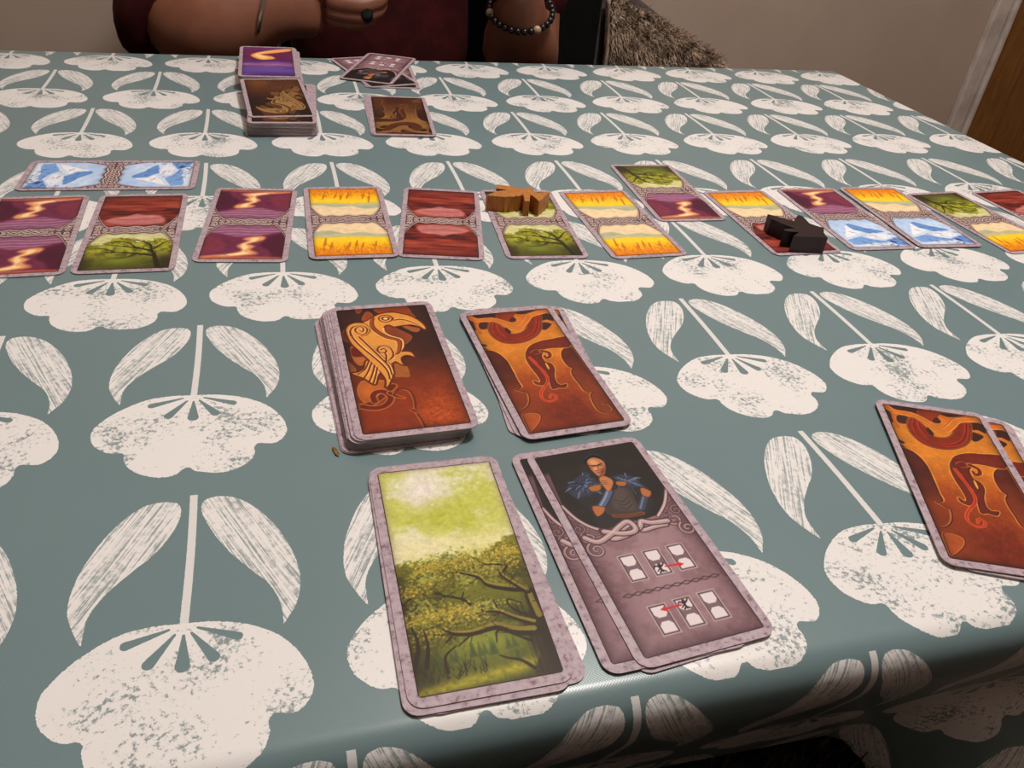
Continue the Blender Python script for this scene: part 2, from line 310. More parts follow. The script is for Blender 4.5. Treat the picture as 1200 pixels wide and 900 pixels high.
# ------------------------------------------------------------------ card pictures: painted with numpy into mesh colours
ART = {"r_bg1":[[-3.8,57.1],[13.2,57.5],[16.5,48.2],[17.3,44.2],[9.2,49.9],[1.9,51.6],[-1.8,51]],"r_bg2":[[-8.8,54.1],[-6.3,49],[-12.2,44.4],[-12.2,48.2]],"r_bg3":[[-15.2,57.7],[-11.2,57.8],[-14,52.7]],"r_bg4":[[-2.6,34],[-0.6,37],[1.5,37.7],[6.7,31.1],[11.4,25.1],[11.2,21.5],[6.9,16.6],[4.4,21.4],[-2.3,27.5]],"r_bg5":[[8.6,36],[17.3,31.8],[16.6,28.6],[14.6,28.4],[12,30.5]],"r_bg6":[[-23,15.9],[-21.2,19.1],[-19.1,17.1],[-14.5,4.7],[-17,0.9],[-20.3,-0.3],[-22.6,5.7]],"r_bg7":[[-22.4,16.7],[-18.5,15.3],[-15.8,8.6],[-22.4,8.6]],"r_bg8":[[-3.6,-3.3],[0.5,-1.1],[3.7,-3.7],[3.9,-13.9],[-0.1,-13.9],[-3.7,-12.4]],"r_bg9":[[-23.2,35.3],[-25,33.7],[-25.5,26.6],[-23.4,23.3],[-21.8,24.4]],"r_bg10":[[-26.2,4],[-22.5,-4],[-25.3,-6.8],[-26.6,-7.7]],"r_body":[[-12.5,42.5],[-9.2,44.8],[-5.7,48],[-2.4,50.1],[1.8,51.3],[5.9,51.2],[10.5,49],[15,45.8],[18.6,40.9],[20.7,36.2],[21.5,31.7],[20.4,29.8],[17.6,33.7],[14.1,36.1],[10.1,36.3],[6.6,35.8],[3.6,35.6],[1.7,37.7],[-0.6,37.5],[-2.2,34.9],[-2.2,30.7],[0,26.8],[3.4,24.2],[5.7,22.1],[6.3,18.5],[5.2,13.3],[3.1,9.3],[0.4,5.3],[-2.9,-0.1],[-3.9,-8.1],[-8.6,-9.1],[-14.3,6.4],[-17.2,23.9],[-14,38.9]],"r_wing":[[-23.2,33.5],[-22.6,37.5],[-20.5,41],[-16.9,42.5],[-12.7,41.6],[-10.3,38.1],[-10.1,33],[-12.7,28.7],[-15.6,28.1],[-12.3,18.9],[-8.3,9],[-4.5,-1.1],[-3.6,-8.9],[-5.1,-13.5],[-7.8,-20.1],[-9.8,-22.1],[-8.8,-15.3],[-10.9,-6.4],[-14.7,3.9],[-18.7,13.6],[-22.1,22.7]],"r_tail":[[-15.6,3.8],[-18.5,-3.5],[-21.7,-6.3],[-25.2,-7.1],[-19.6,-12.3],[-14.8,-18.8],[-12.5,-11.7],[-10.2,-6.2]],"r_foot":[[-6.1,0.3],[-2.6,4],[0.4,7.5],[4,9.2],[7.7,8.7],[9.3,6.8],[9.8,2.9],[8.3,4.4],[6.1,5.5],[3.7,4.9],[2.3,2.6],[2.4,-1.6],[3.5,-3.9],[0.9,-2.2],[-1.2,0.5],[-4.7,-2.3]],"r_mouth":[[5.3,42.6],[8.9,42.9],[13,40.8],[17.2,36.3],[20.5,30.3]],"r_eye":[[0.5,45],[4.2,44.6],[-0.5,39.4]],"r_neck":[[-7,46.2],[-8.2,41.1],[-7.8,35.5],[-4.9,29.2],[-0.9,24.2],[3.4,21.5],[4,17.9],[2.4,11.1],[1,8.7]],"r_neck2":[[-2.2,34.9],[-2.2,30.7],[0,26.8],[3.4,24.2],[5.7,22.1],[6.3,18.5],[5.2,13.3],[3.1,9.3]],"r_spiral":[[-21.1,29.7],[-21,34.1],[-19.5,37.7],[-17.4,39.3],[-14,38.9],[-11.9,36.8],[-11.5,33.6],[-13.1,30.6],[-15.8,30.4],[-18,32.9],[-17.7,36.5],[-15.4,38.1],[-13.5,36.1],[-14.2,33],[-15.7,34]],"r_wl1":[[-20.6,33.2],[-20.4,27.8],[-17.5,18.7],[-13.3,9.6],[-8.9,-0.1],[-6.6,-7.7],[-6.5,-14.9]],"r_wl2":[[-16.7,27.4],[-12.6,16.8],[-8.7,6.5],[-5.3,-3],[-4.9,-11.1]],"r_curl":[[-6.3,0.4],[-5.1,6],[-5.4,9.5],[-7.6,10.2],[-8.8,13.3],[-7.1,16.1],[-4.2,16.2],[-1.8,14.2],[-0.9,9.8],[-1.6,5.6],[-3.2,3.3]],"r_curl2":[[-6.9,13.1],[-5.1,13.7],[-4.1,11.4],[-5.4,9.5]],"r_t1":[[-14.8,3.1],[-18.1,-4.6],[-22,-8.3]],"r_t2":[[-13.6,1.3],[-16.7,-6.9],[-19.2,-11.8]],"r_t3":[[-12.5,-1.6],[-15.1,-10.3],[-17.1,-15.2]],"r_t4":[[-11.4,-3.9],[-13.5,-11.6],[-15.4,-17.5]],"r_blob":[[-23.9,-21.4],[-21.6,-15.6],[-18.8,-14.5],[-16.2,-15.3],[-14.7,-18.6],[-12.4,-15.4],[-7.9,-17],[-6.2,-19.3],[-9.6,-23.4],[-14,-24.8],[-16.9,-28.3],[-18.7,-32.4],[-21.6,-33],[-23.8,-28.3]],"r_k1":[[-25.7,-35.9],[-19.6,-34.7],[-14.4,-30.6],[-9.4,-25.4],[-6,-21.4]],"r_k2":[[-17,-32.7],[-17.2,-28.3],[-15.2,-25.4],[-11.7,-25.3],[-9.3,-28.4],[-9,-32.4],[-11.9,-36.6],[-16.2,-38.3],[-20.1,-37.7],[-23.2,-36.1]],"r_k3":[[-8.5,-27.1],[-5.6,-30.5],[-1.9,-32.5]],"r_k4":[[-6.8,-28.8],[-4.7,-25.6],[-1.5,-24.5],[1.6,-27],[2.7,-33.2],[2,-40.8],[1.9,-45.6],[3,-51.3],[3.7,-57.8]],"r_k5":[[-1.2,-42.7],[0.9,-42.1],[3.3,-46],[0.4,-44.6]],"r_kp":[[-6.8,-28.8],[-4.7,-25.6],[-1.5,-24.5],[1.6,-27],[2.7,-33.2],[2,-40.8],[1.9,-45.6],[3,-51.3],[3.7,-57.8],[-13.1,-58.7],[-26,-57.9],[-25.6,-36.7],[-16.3,-38.5],[-10.8,-37]],"d_t1":[[-26.3,57.8],[-5.8,58.2],[-8.7,52],[-16.8,52.6],[-22.8,54.9]],"d_t2":[[-20.4,48.4],[-14.3,47.7],[-17.7,41],[-22.2,42]],"d_t3":[[3.5,56.4],[18.5,56.9],[12.8,54.2],[7.8,53.3]],"d_t4":[[19.5,51.5],[25.8,50.8],[25.1,42.5],[21.3,44.5],[18.2,44.3]],"d_t5":[[17,42.4],[22.6,40.1],[20.4,36.4],[16.1,33.4],[14.1,36.1]],"d_t6":[[-6.6,41],[-4.7,35.8],[-6.2,33.4],[-7.7,36.7]],"d_t7":[[1.4,51.5],[2.9,48.1],[0.7,45.7],[-2.2,46.8]],"d_t8":[[-26.8,26.8],[-22.8,23.8],[-25.4,22.4]],"d_t9":[[-26.1,52.7],[-23.4,49.5],[-24.1,41.6],[-26.4,41.3]],"d_top":[[-6.1,57.4],[4.6,56.9],[2.2,51.7],[-0.4,47.6],[-4.3,47.4],[-8.8,51.7]],"d_coil":[[-14.1,47.6],[-17.3,41.2],[-17.8,34.7],[-16.1,28.6],[-12.6,24.2],[-6.7,22.5],[0.2,23.2],[7.6,27.1],[13.2,32.9],[16.9,41.1],[19.4,49.7],[16.1,50.9],[12.4,49.3],[9,45],[6.1,38.7],[2.1,34.3],[-2.9,32.8],[-6.1,34.1],[-7.4,40.9],[-10.6,46.5]],"d_s1":[[-10.3,45.4],[-11.4,38.9],[-9.5,30.7],[-4.9,27.4],[1.1,27.7],[8.4,33],[13.3,41.6],[16,49.5]],"d_s2":[[-12.5,46.4],[-14.9,39.5],[-13.6,29.5],[-6.5,24.8],[1,25.4],[9.8,30.8],[15.3,41.3],[17.8,49.2]],"d_vine":[[-24.2,55.1],[-20.9,51.4],[-12.1,50.9],[-6,46.8],[-2.4,42.1],[1.8,39.4],[7.8,45.2],[13.2,51.3],[23.7,54.2]],"d_vine2":[[-25.2,56.7],[-23.1,51.5],[-23.5,43.5],[-22.8,36.8]],"d_left":[[-27.3,19.8],[-22.1,17.5],[-18.8,12.9],[-17,6],[-16.9,-3.4],[-17.2,-13.5],[-17.2,-19.2],[-21.4,-21],[-17.7,-23.8],[-15.9,-25.2],[-17,-30.8],[-19.6,-35.5],[-23.2,-38.1],[-27.3,-38.6],[-28,-17.1]],"d_lcurve":[[-26.9,19.1],[-22.1,17.5],[-18.8,12.9],[-17,6],[-16.9,-3.4],[-17.2,-13.5],[-17.2,-19.2],[-21.3,-20.7]],"d_lc2":[[-21.3,-20.7],[-17.7,-23.8],[-15.9,-25.2],[-17,-30.8],[-19.6,-35.5],[-23.2,-38.1],[-26.7,-38.8]],"d_leaf":[[-24.4,-42.2],[-19,-41.7],[-15.9,-43.8],[-16.9,-48.1],[-21.9,-53.9],[-25.2,-55.9],[-25.3,-50.4]],"d_neck":[[27.4,23.3],[22.5,24.1],[16.8,23.1],[9,22.1],[1.7,18.7],[-2.9,13.2],[-5.3,6.3],[-5.5,-1.9],[-4.6,-10.1],[-4.6,-15.2],[-6,-17.2],[-8.3,-15.1],[-8.3,-17.9],[-5.6,-19.7],[-3.3,-18.8],[-0.7,-15.3],[0.9,-8.8],[0.6,-0.6],[0.4,4.2],[2.6,9.8],[7,13.4],[13.2,14.2],[20.8,13.2],[24.9,14.8]],"d_jaw":[[-2,13.7],[1.9,15.5],[5.1,14.3],[6.4,11],[4.3,7.7],[4.1,1.7],[6.8,-1.1],[7,-5.9],[4.3,-12.8],[3.4,-18.9],[5,-21.6],[8.2,-21.4],[6.1,-24.3],[2.5,-23.5],[-0.8,-23.8],[0.1,-16.6],[0.8,-9.9],[-0,-2.3],[-2.7,5.3]],"d_slit":[[3.8,0.6],[4.8,-0.8],[4.6,-5.1],[3.4,-6.7],[3.2,-2.3]],"d_eye":[[6.1,12.3],[9.5,9.9],[9,6.3],[6.5,4.8],[6,7.1]],"d_eye2":[[-1,11.7],[2.2,14.2],[4.7,13.2],[4.2,10.2],[1,9.5]],"d_ton":[[-2.8,7.1],[-1.4,-0.3],[-0.1,-6.9],[0.1,-12.7],[-1.4,-17.5],[-5.4,-22.2],[-8.6,-27.1],[-9.1,-32],[-6.1,-34.2],[-2.5,-33],[-1.4,-29.7],[-3.5,-28.7],[-5.1,-31.4]],"d_right":[[20.7,12.9],[17.1,8.6],[15.2,1.6],[15.7,-5.6],[17,-7.6],[15.5,-10.8],[14.8,-15.9],[15.3,-22.7],[16,-29.6],[17.9,-33.2],[16.1,-40.1],[16.4,-47.4],[20,-49.8],[24,-48.3],[23.8,-51.8],[26.1,-56.8],[25,-15.4],[24.9,14.8]],"d_rc":[[20.7,12.9],[17.1,8.6],[15.2,1.6],[15.7,-5.6],[17.3,-7.7],[15.5,-10.8],[14.8,-15.9],[15.3,-22.7],[16,-29.6],[19.9,-31.2],[17.6,-33.2],[16.1,-40.1],[16.4,-47.4],[20,-49.8],[24,-48.3],[23.7,-43.6],[21,-42.1]],"t_oval":[[-22.5,57.9],[26.5,58.1],[27.2,45.7],[26,22.8],[20.5,14.3],[14.1,8.2],[6.2,7.2],[-0.8,7.9],[-5.3,7.6],[-12.7,5.7],[-18.1,9.3],[-22.7,15.4],[-25.3,23.1]],"t_arcL":[[-25.6,24.1],[-22.7,15.4],[-18.2,9],[-12.9,5.3]],"t_arcR":[[27,23.6],[21,14.2],[14.2,7.7]],"t_head":[[-2.4,50.4],[2,52.2],[5.9,49.7],[6.4,45.8],[4,41],[1.5,38.4],[-1.1,38.4],[-2.6,41.9],[-3.2,45.7]],"t_hair":[[-4.2,49.1],[-1.3,52.9],[3.8,55.1],[8.4,53.1],[9,46.3],[5.5,41.7],[6.1,46.9],[4,50.7],[0.4,51.4],[-3.5,46.8]],"t_fur":[[-19.2,33.8],[-15.1,37.9],[-7.9,42],[-4.9,41.8],[-4.9,37.7],[-2.2,33],[-5.1,28.7],[-10.7,27.9],[-17.5,27.5]],"t_fur2":[[6.3,36.3],[11.8,36.3],[15.7,33.2],[16,28],[10.9,27.2],[6.5,30.6]],"t_gold1":[[-8.9,32.5],[-3,32.9],[-4.3,29.5],[-8.4,29.6]],"t_gold2":[[5.5,32.9],[10,31.4],[8,29.1],[4.9,30.5]],"t_hand":[[-1.5,37],[1.7,37.8],[4.2,33.7],[1,28.8],[-1.3,27.9],[-2,33.5]],"t_brace":[[-0.7,27.7],[-4.2,23.6],[-8.3,19.7]],"t_elb":[[-12.3,20.6],[-7.1,18.5],[-9.9,15],[-13,14.6]],"t_rarm":[[15,26.2],[18.4,22.8],[15.9,19.6],[13.3,21.7]],"t_brace2":[[13.8,20.1],[9.1,14]],"t_torso":[[0.4,27.5],[9.7,27.9],[9.2,19.7],[7.9,11],[-5.2,12.1],[-7.9,16.8]],"t_coat":[[-17.1,28.4],[-2,32],[4.5,35.7],[8.2,30.8],[16,28],[17.1,18.9],[11.1,10.7],[-3.8,7.7],[-13.4,7.2],[-14.5,18.3]],"t_belt":[[-5.3,12.6],[0.9,11.1],[8.2,10.9]],"t_brow":[[-2,47.1],[1.2,45.6],[1.3,44.2],[2.8,45.7],[5.8,45.4]],"t_nose":[[1.5,44.7],[0.6,41.7],[-0.5,41.4]],"t_mouth":[[-1.8,41],[0.3,40.5],[2.2,40.8]],"t_n1":[[-23.4,3.8],[-18.9,0.2],[-12.2,2.5],[-5.1,6.6],[-0.8,7.9],[0.8,4],[-1.1,1.7],[-6.7,2.1],[-13.7,5.1]],"t_n2":[[-14.2,5.6],[-11.9,0.3],[-4.5,0.8],[2.7,3.5],[5.1,6.6],[9.2,4.7],[16.9,3.9]],"t_n3":[[-9.6,1.9],[-0.3,6],[3.1,1.6],[9.2,2],[15.1,2]],"t_spc":[[-21.6,3.4],[-21.2,-3.9],[20.3,4],[23.7,-2.2]],"t_i":[[-10.7,-16.7],[0.8,-16.6],[12.2,-16.6],[-10.6,-43.6],[0.9,-43.1],[12.3,-42.8]],"t_ax":[[-9.1,-13.8],[-12.2,-20.2]],"t_b":[[0.5,-19.9],[0.9,-39.3]],"t_ar1":[[3.1,-19.7],[11.5,-20.4]],"t_ar2":[[-0.6,-39.3],[-10,-39.3]],"t_ch":[[-21.4,-29.6],[22.8,-29.6]],"t_icor":[[-13.8,-10.1],[-7.3,-10.3],[-7.6,-23],[-13.2,-22.9]],"g_trunk":[[18.6,-37],[17.4,-31.9],[23.9,-27.8],[27.5,-23.2],[29.1,-28.6],[28.8,-43.4],[27.1,-56.8],[25.7,-57.9],[15.9,-57],[19.8,-48.9],[18.5,-42.9]],"g_br0":[[24.6,-33],[23.8,-25.2],[23.1,-19.2],[16.9,-17.6],[8.9,-14.4],[5.6,-9.8],[-2.4,-5.9]],"g_br1":[[23.4,-19.9],[17.9,-13.7],[15.2,-9.2],[17.9,-5.4],[9.3,-3.4],[7.5,-0.3]],"g_br2":[[21.8,-35],[15.3,-31.5],[9.9,-27.8],[3.8,-26.6]],"g_br3":[[20.8,-38.5],[13.8,-37.2],[7.3,-34],[-2.4,-35.4],[-9.3,-34.3],[-12.8,-31.4]],"g_br4":[[-0.5,-22.2],[-3,-19.2],[-8.9,-16.6],[-11.2,-14.7]],"g_br5":[[-3,-19.2],[-1.8,-16.1]],"g_br6":[[9.4,-25.6],[8.8,-21.6]],"g_br7":[[-9.3,-34.3],[-13,-37.9]],"g_br8":[[-2.4,-35.4],[-8.4,-39.8]],"g_br9":[[19.8,-31],[14.6,-26.4],[14.5,-22.5],[19.2,-25.2]],"g_br10":[[16.3,-54],[12.4,-50],[7.8,-48.1],[5.2,-46.5]],"g_br11":[[18.5,-42.9],[7.9,-35.9],[5.6,-40.8]],"g_br12":[[-22.4,-15.6],[-25.3,-17.7],[-26.9,-21.3]],"g_br13":[[-21.5,-46.6],[-19.5,-38],[-19.8,-30.9]],"g_br14":[[-26.6,-48],[-22.9,-37.4],[-24.3,-27.8]],"g_br15":[[-14.4,-50],[-14.1,-43.4],[-9.4,-39.6]],"g_leaf":[[-4.9,-2.1],[-10.6,-2.6],[0.9,-0.8],[15.3,-2.1],[23.7,-0.5],[20.8,1.4],[-9.5,-25.2],[-4.2,-24.8],[-19,-26.2],[-16.3,-33.8],[0.9,-25.5],[-13.9,-9],[10.6,-7.1],[-21,-13.2],[-1.9,-28.8]],"g_hor":[[-26.7,-9.7],[-0.1,-5.5],[27.2,3.5]],"g_tr":[[-15.1,-43.2],[-9.2,-43.6],[-5,-42.6],[-0.5,-42.8],[4.2,-42.4],[11.5,-41.8],[12,-47.6]]}
CW, CH, CT, CR = 60.0, 123.5, 0.5, 6.0           # card size, thickness, corner radius (mm)
IW, IH = 52.6, 115.6                             # printed picture (mm)
def fbm(h, w, cell, octv=4, rough=0.55, seed=0, sx=1.0):
    g = np.random.default_rng(seed); out = np.zeros((h, w)); amp = 1; tot = 0
    for o in range(octv):
        c = max(cell / 2 ** o, 1.01); cx = max(c * sx, 1.01)
        gh, gw = int(h / c) + 3, int(w / cx) + 3
        G = g.random((gh, gw)); yy = np.arange(h) / c; xx = np.arange(w) / cx
        yi = yy.astype(int); xi = xx.astype(int); fy = yy - yi; fx = xx - xi
        fy = (fy * fy * (3 - 2 * fy))[:, None]; fx = (fx * fx * (3 - 2 * fx))[None, :]
        a = G[np.ix_(yi, xi)]; b = G[np.ix_(yi, xi + 1)]; c2 = G[np.ix_(yi + 1, xi)]; d = G[np.ix_(yi + 1, xi + 1)]
        out += amp * ((a * (1 - fx) + b * fx) * (1 - fy) + (c2 * (1 - fx) + d * fx) * fy); tot += amp; amp *= rough
    return out / tot
def smooth(pts, n=6, closed=False):
    P = np.array(pts, float); k = len(P)
    if k < 3: return P
    idx = range(k) if closed else range(k - 1); out = []
    for i in idx:
        p0 = P[(i - 1) % k] if closed or i > 0 else P[0]; p1 = P[i]; p2 = P[(i + 1) % k]
        p3 = P[(i + 2) % k] if closed or i + 2 < k else P[-1]
        for t in np.linspace(0, 1, n, endpoint=False):
            out.append(0.5 * ((2 * p1) + (-p0 + p2) * t + (2 * p0 - 5 * p1 + 4 * p2 - p3) * t * t + (-p0 + 3 * p1 - 3 * p2 + p3) * t ** 3))
    if not closed: out.append(P[-1])
    return np.array(out)
def C3(*c): return np.array(c, float) / 255.0
class Art:
    def __init__(s, wmm, hmm, res, x0=None, y1=None):
        s.res = res; s.w, s.h = int(round(wmm / res)) + 1, int(round(hmm / res)) + 1
        s.x0 = -wmm / 2 if x0 is None else x0; s.y1 = hmm / 2 if y1 is None else y1
        s.wm, s.hm = wmm, hmm
        s.X = s.x0 + np.linspace(0, wmm, s.w)[None, :].repeat(s.h, 0)
        s.Y = s.y1 - np.linspace(0, hmm, s.h)[:, None].repeat(s.w, 1)
        s.I = np.zeros((s.h, s.w, 3))
    def mixin(s, col, a, sl=None):
        sl = sl or (slice(None), slice(None)); a = np.clip(a, 0, 1)[..., None]
        s.I[sl] = s.I[sl] * (1 - a) + np.asarray(col) * a
    def box(s, lo, hi):
        sx, sy = s.wm / (s.w - 1), s.hm / (s.h - 1)
        i0 = max(int((lo[0] - s.x0) / sx) - 1, 0); i1 = min(int((hi[0] - s.x0) / sx) + 3, s.w)
        j0 = max(int((s.y1 - hi[1]) / sy) - 1, 0); j1 = min(int((s.y1 - lo[1]) / sy) + 3, s.h)
        return None if i0 >= i1 or j0 >= j1 else (slice(j0, j1), slice(i0, i1))
    def fill(s, pts, col, a=1.0, soft=None, sm=True, tex=None):
        P = smooth(pts, 5, True) if sm else np.array(pts, float)
        soft = soft or s.res
        sl = s.box(P.min(0) - soft, P.max(0) + soft)
        if sl is None: return
        X, Y = s.X[sl], s.Y[sl]; ins = np.zeros(X.shape, bool); dm = np.full(X.shape, 1e9)
        Q = np.roll(P, -1, 0)
        for (ax, ay), (bx, by) in zip(P, Q):
            ins ^= ((ay > Y) != (by > Y)) & (X < (bx - ax) * (Y - ay) / ((by - ay) if by != ay else 1e-9) + ax)
            dx, dy = bx - ax, by - ay; L = dx * dx + dy * dy + 1e-12
            t = np.clip(((X - ax) * dx + (Y - ay) * dy) / L, 0, 1)
            dm = np.minimum(dm, (X - ax - t * dx) ** 2 + (Y - ay - t * dy) ** 2)
        sd = np.sqrt(dm) * np.where(ins, 1, -1)
        al = np.clip(sd / soft + 0.5, 0, 1) * a
        if tex is not None: al = al * tex[sl]
        s.mixin(col if np.ndim(col) < 3 else col[sl], al, sl)
    def stroke(s, pts, w, col, a=1.0, w1=None, soft=None, sm=True, closed=False):
        P = smooth(pts, 5, closed) if sm else np.array(pts, float)
        if closed: P = np.vstack([P, P[:1]])
        w1 = w if w1 is None else w1; soft = soft or s.res
        m = max(w, w1) + soft
        sl = s.box(P.min(0) - m, P.max(0) + m)
        if sl is None: return
        X, Y = s.X[sl], s.Y[sl]; best = np.full(X.shape, -1e9); n = len(P) - 1
        for i in range(n):
            (ax, ay), (bx, by) = P[i], P[i + 1]; dx, dy = bx - ax, by - ay; L = dx * dx + dy * dy + 1e-12
            t = np.clip(((X - ax) * dx + (Y - ay) * dy) / L, 0, 1)
            hw = (w + (w1 - w) * ((i + t) / n)) / 2
            best = np.maximum(best, hw - np.sqrt((X - ax - t * dx) ** 2 + (Y - ay - t * dy) ** 2))
        s.mixin(col, np.clip(best / soft + 0.5, 0, 1) * a, sl)
    def dot(s, x, y, r, col, a=1.0, soft=None, ry=None):
        ry = ry or r; soft = soft or s.res
        sl = s.box((x - r - soft, y - ry - soft), (x + r + soft, y + ry + soft))
        if sl is None: return
        d = np.sqrt(((s.X[sl] - x) / r) ** 2 + ((s.Y[sl] - y) / ry) ** 2)
        s.mixin(col, np.clip((1 - d) * min(r, ry) / soft + 0.5, 0, 1) * a, sl)
    def spiral(s, cx, cy, r, w, col, turns=1.6, start=0.0, sgn=1, a=1.0):
        t = np.linspace(0, 1, 26)
        rr = r * (1 - 0.88 * t); th = start + sgn * t * turns * 2 * math.pi
        s.stroke(np.c_[cx + rr * np.cos(th), cy + rr * np.sin(th)], w, col, a, w * 0.7, sm=False)
    def edge(s, amt=0.5, wid=2.2, col=(0.1, 0.05, 0.05)):
        d = np.minimum(np.minimum(s.X + s.wm / 2, s.wm / 2 - s.X), np.minimum(s.Y - s.Y.min(), s.Y.max() - s.Y))
        s.mixin(np.array(col), amt * np.exp(-d / wid)); s.mixin(np.array(col), 0.85 * (d < 0.35))
    def mesh(s, name, mask=None, rad=1.5):
        """the picture as a finely gridded sheet whose vertices carry the ink colours"""
        V = np.stack([s.X / 1000, s.Y / 1000, np.zeros_like(s.X)], -1).reshape(-1, 3)
        idx = np.arange(s.h * s.w).reshape(s.h, s.w)
        F = np.stack([idx[1:, :-1], idx[1:, 1:], idx[:-1, 1:], idx[:-1, :-1]], -1)
        if mask is None:
            # round the corners of the sheet
            xc, yc = (s.X[1:, 1:] + s.X[:-1, :-1]) / 2, (s.Y[1:, 1:] + s.Y[:-1, :-1]) / 2
            cx = np.maximum(np.abs(xc - (s.x0 + s.wm / 2)) - (s.wm / 2 - rad), 0); cy = np.maximum(np.abs(yc - (s.y1 - s.hm / 2)) - (s.hm / 2 - rad), 0)
            mask = np.hypot(cx, cy) <= rad
        F = F[mask]
        use = np.unique(F); mp = np.zeros(s.h * s.w, np.int32); mp[use] = np.arange(len(use)); F = mp[F]; V = V[use]
        me = bpy.data.meshes.new(name)
        me.vertices.add(len(V)); me.vertices.foreach_set('co', V.ravel().astype(np.float32))
        me.loops.add(F.size); me.loops.foreach_set('vertex_index', F.ravel().astype(np.int32))
        me.polygons.add(len(F)); me.polygons.foreach_set('loop_start', np.arange(0, F.size, 4, dtype=np.int32))
        me.update(calc_edges=True)
        at = me.color_attributes.new('ink', 'FLOAT_COLOR', 'POINT')
        c = np.ones((len(V), 4), np.float32); c[:, :3] = lin(np.clip(s.I, 0, 1)).reshape(-1, 3)[use]
        at.data.foreach_set('color', c.ravel())
        me.materials.append(MAT['print'])
        return me
def tint(I, dark):
    """the second player's colourway: browner and less red"""
    g = I.mean(-1, keepdims=True)
    J = I * 0.45 + g * np.array([1.12, 0.92, 0.66]) * 0.55
    return J * 0.82
def paint_raven(res):
    a = Art(IW, IH, res); f = fbm(a.h, a.w, 6 / res, 4, 0.6, 3); g = fbm(a.h, a.w, 1.2 / res, 2, 0.6, 5)
    t = np.clip((57.8 - a.Y) / IH, 0, 1)
    a.I[:] = C3(58, 32, 30)
    a.mixin(C3(120, 46, 24), np.clip((t - 0.32) / 0.3, 0, 1))
    a.mixin(C3(150, 58, 22), np.clip((t - 0.6) / 0.35, 0, 1) * 0.8)
    a.mixin(C3(56, 28, 26), 0.8 * np.exp(-((a.X - 20) / 12) ** 2 - ((a.Y - 15) / 20) ** 2))
    glow = np.exp(-((a.X - 14) / 13) ** 2 - ((a.Y + 50) / 22) ** 2)
    R = lambda k: ART['r_' + k]
    lt = C3(214, 130, 62)
    for k, c in (('bg1', C3(140, 58, 28)), ('bg2', C3(148, 66, 32)), ('bg3', C3(136, 50, 26)), ('bg4', C3(134, 62, 38)), ('bg5', C3(160, 88, 48)), ('bg9', C3(104, 44, 30)), ('bg10', C3(150, 84, 40)), ('bg6', C3(178, 100, 46)), ('bg8', C3(160, 92, 42))):
        a.fill(R(k), c); a.stroke(R(k), 0.45, C3(178, 106, 54), 0.7, closed=True)
    a.fill(R('bg7'), C3(112, 30, 24))
    a.fill(R('kp'), C3(136, 52, 24), 0.9); a.mixin(C3(206, 92, 34), glow * np.clip(g * 1.7 - 0.3, 0, 1) * 0.75)
    a.fill(R('kp'), C3(134, 50, 24), 0.85)
    a.fill(R('blob'), C3(186, 96, 40)); a.stroke(R('blob'), 0.7, C3(220, 140, 70), 0.7, closed=True)
    for k, wd in (('k1', 3.2), ('k2', 2.9), ('k3', 2.2)):
        a.stroke(R(k), wd + 1.6, C3(196, 106, 46), 0.8, 1.6 if k == 'k3' else None); a.stroke(R(k), wd, C3(104, 36, 24), 1, 0.4 if k == 'k3' else None)
    a.stroke(np.array(R('k4')) - [0.8, 0.3], 0.9, C3(200, 112, 52), 0.6); a.stroke(R('k4'), 0.9, C3(92, 34, 24))
    a.fill(R('k5'), C3(108, 40, 26)); a.stroke(R('k5'), 0.5, C3(190, 106, 56), 0.6, closed=True)
    dk, md, gd, hi = C3(96, 34, 18), C3(152, 74, 32), C3(226, 152, 70), C3(244, 194, 124)
    for k in ('tail', 'wing', 'foot', 'body'): a.stroke(R(k), 1.7, dk, closed=True)
    for k in ('body', 'tail', 'foot', 'wing'): a.fill(R(k), gd); a.stroke(R(k), 0.55, dk, closed=True)
    a.mixin(C3(200, 120, 50), (f > 0.52) * (np.abs(a.I - gd).sum(-1) < 0.05) * 0.35)
    for k in ('tail', 'foot', 'body', 'wing'): a.fill(np.array(R(k)), gd, 0.0)
    a.stroke(R('neck2'), 1.0, hi, 0.9); a.stroke(np.array(R('neck2')) + [0.7, 0.2], 0.6, dk)
    a.stroke(R('neck'), 2.9, dk); a.stroke(R('neck'), 1.7, md)
    a.stroke(np.array(R('neck')) - [1.5, 0.8], 0.6, hi, 0.8)
    ex, ey = R('eye')[0]; er = R('eye')[1][0] - ex
    a.dot(ex, ey, er * 1.15, dk); a.dot(ex, ey, er * 0.92, C3(232, 164, 84)); a.dot(ex, ey, er * 0.66, dk); a.dot(ex, ey, er * 0.36, hi)
    a.stroke([(ex + er * 0.7, ey + 1.2), (ex + er * 1.2, ey), (ex + er, ey - 2.5)], 0.6, dk)
    a.stroke(R('mouth'), 1.0, dk, w1=0.6); a.stroke(np.array(R('mouth')) + [0, 0.9], 0.6, hi, 0.8)
    for k in ('wl1', 'wl2'): a.stroke(R(k), 1.0, dk); a.stroke(np.array(R(k)) + [0.75, 0.4], 0.7, hi, 0.8)
    sp = np.mean(R('spiral')[9:], 0)
    a.fill(R('spiral')[:11], gd, 0.6); a.stroke(R('spiral'), 0.95, dk); a.stroke(np.array(R('spiral')) + [-0.75, 0.3], 0.5, hi, 0.7)
    for k in ('curl', 'curl2'): a.stroke(R(k), 1.0, dk); a.stroke(np.array(R(k)) + [0.7, -0.5], 0.5, hi, 0.7)
    for k in ('t1', 't2', 't3', 't4'): a.stroke(R(k), 0.95, dk); a.stroke(np.array(R(k)) + [0.8, 0.0], 0.5, hi, 0.7)
    a.I *= (0.86 + 0.28 * f[..., None])
    a.edge(0.55, 2.0)
    return a
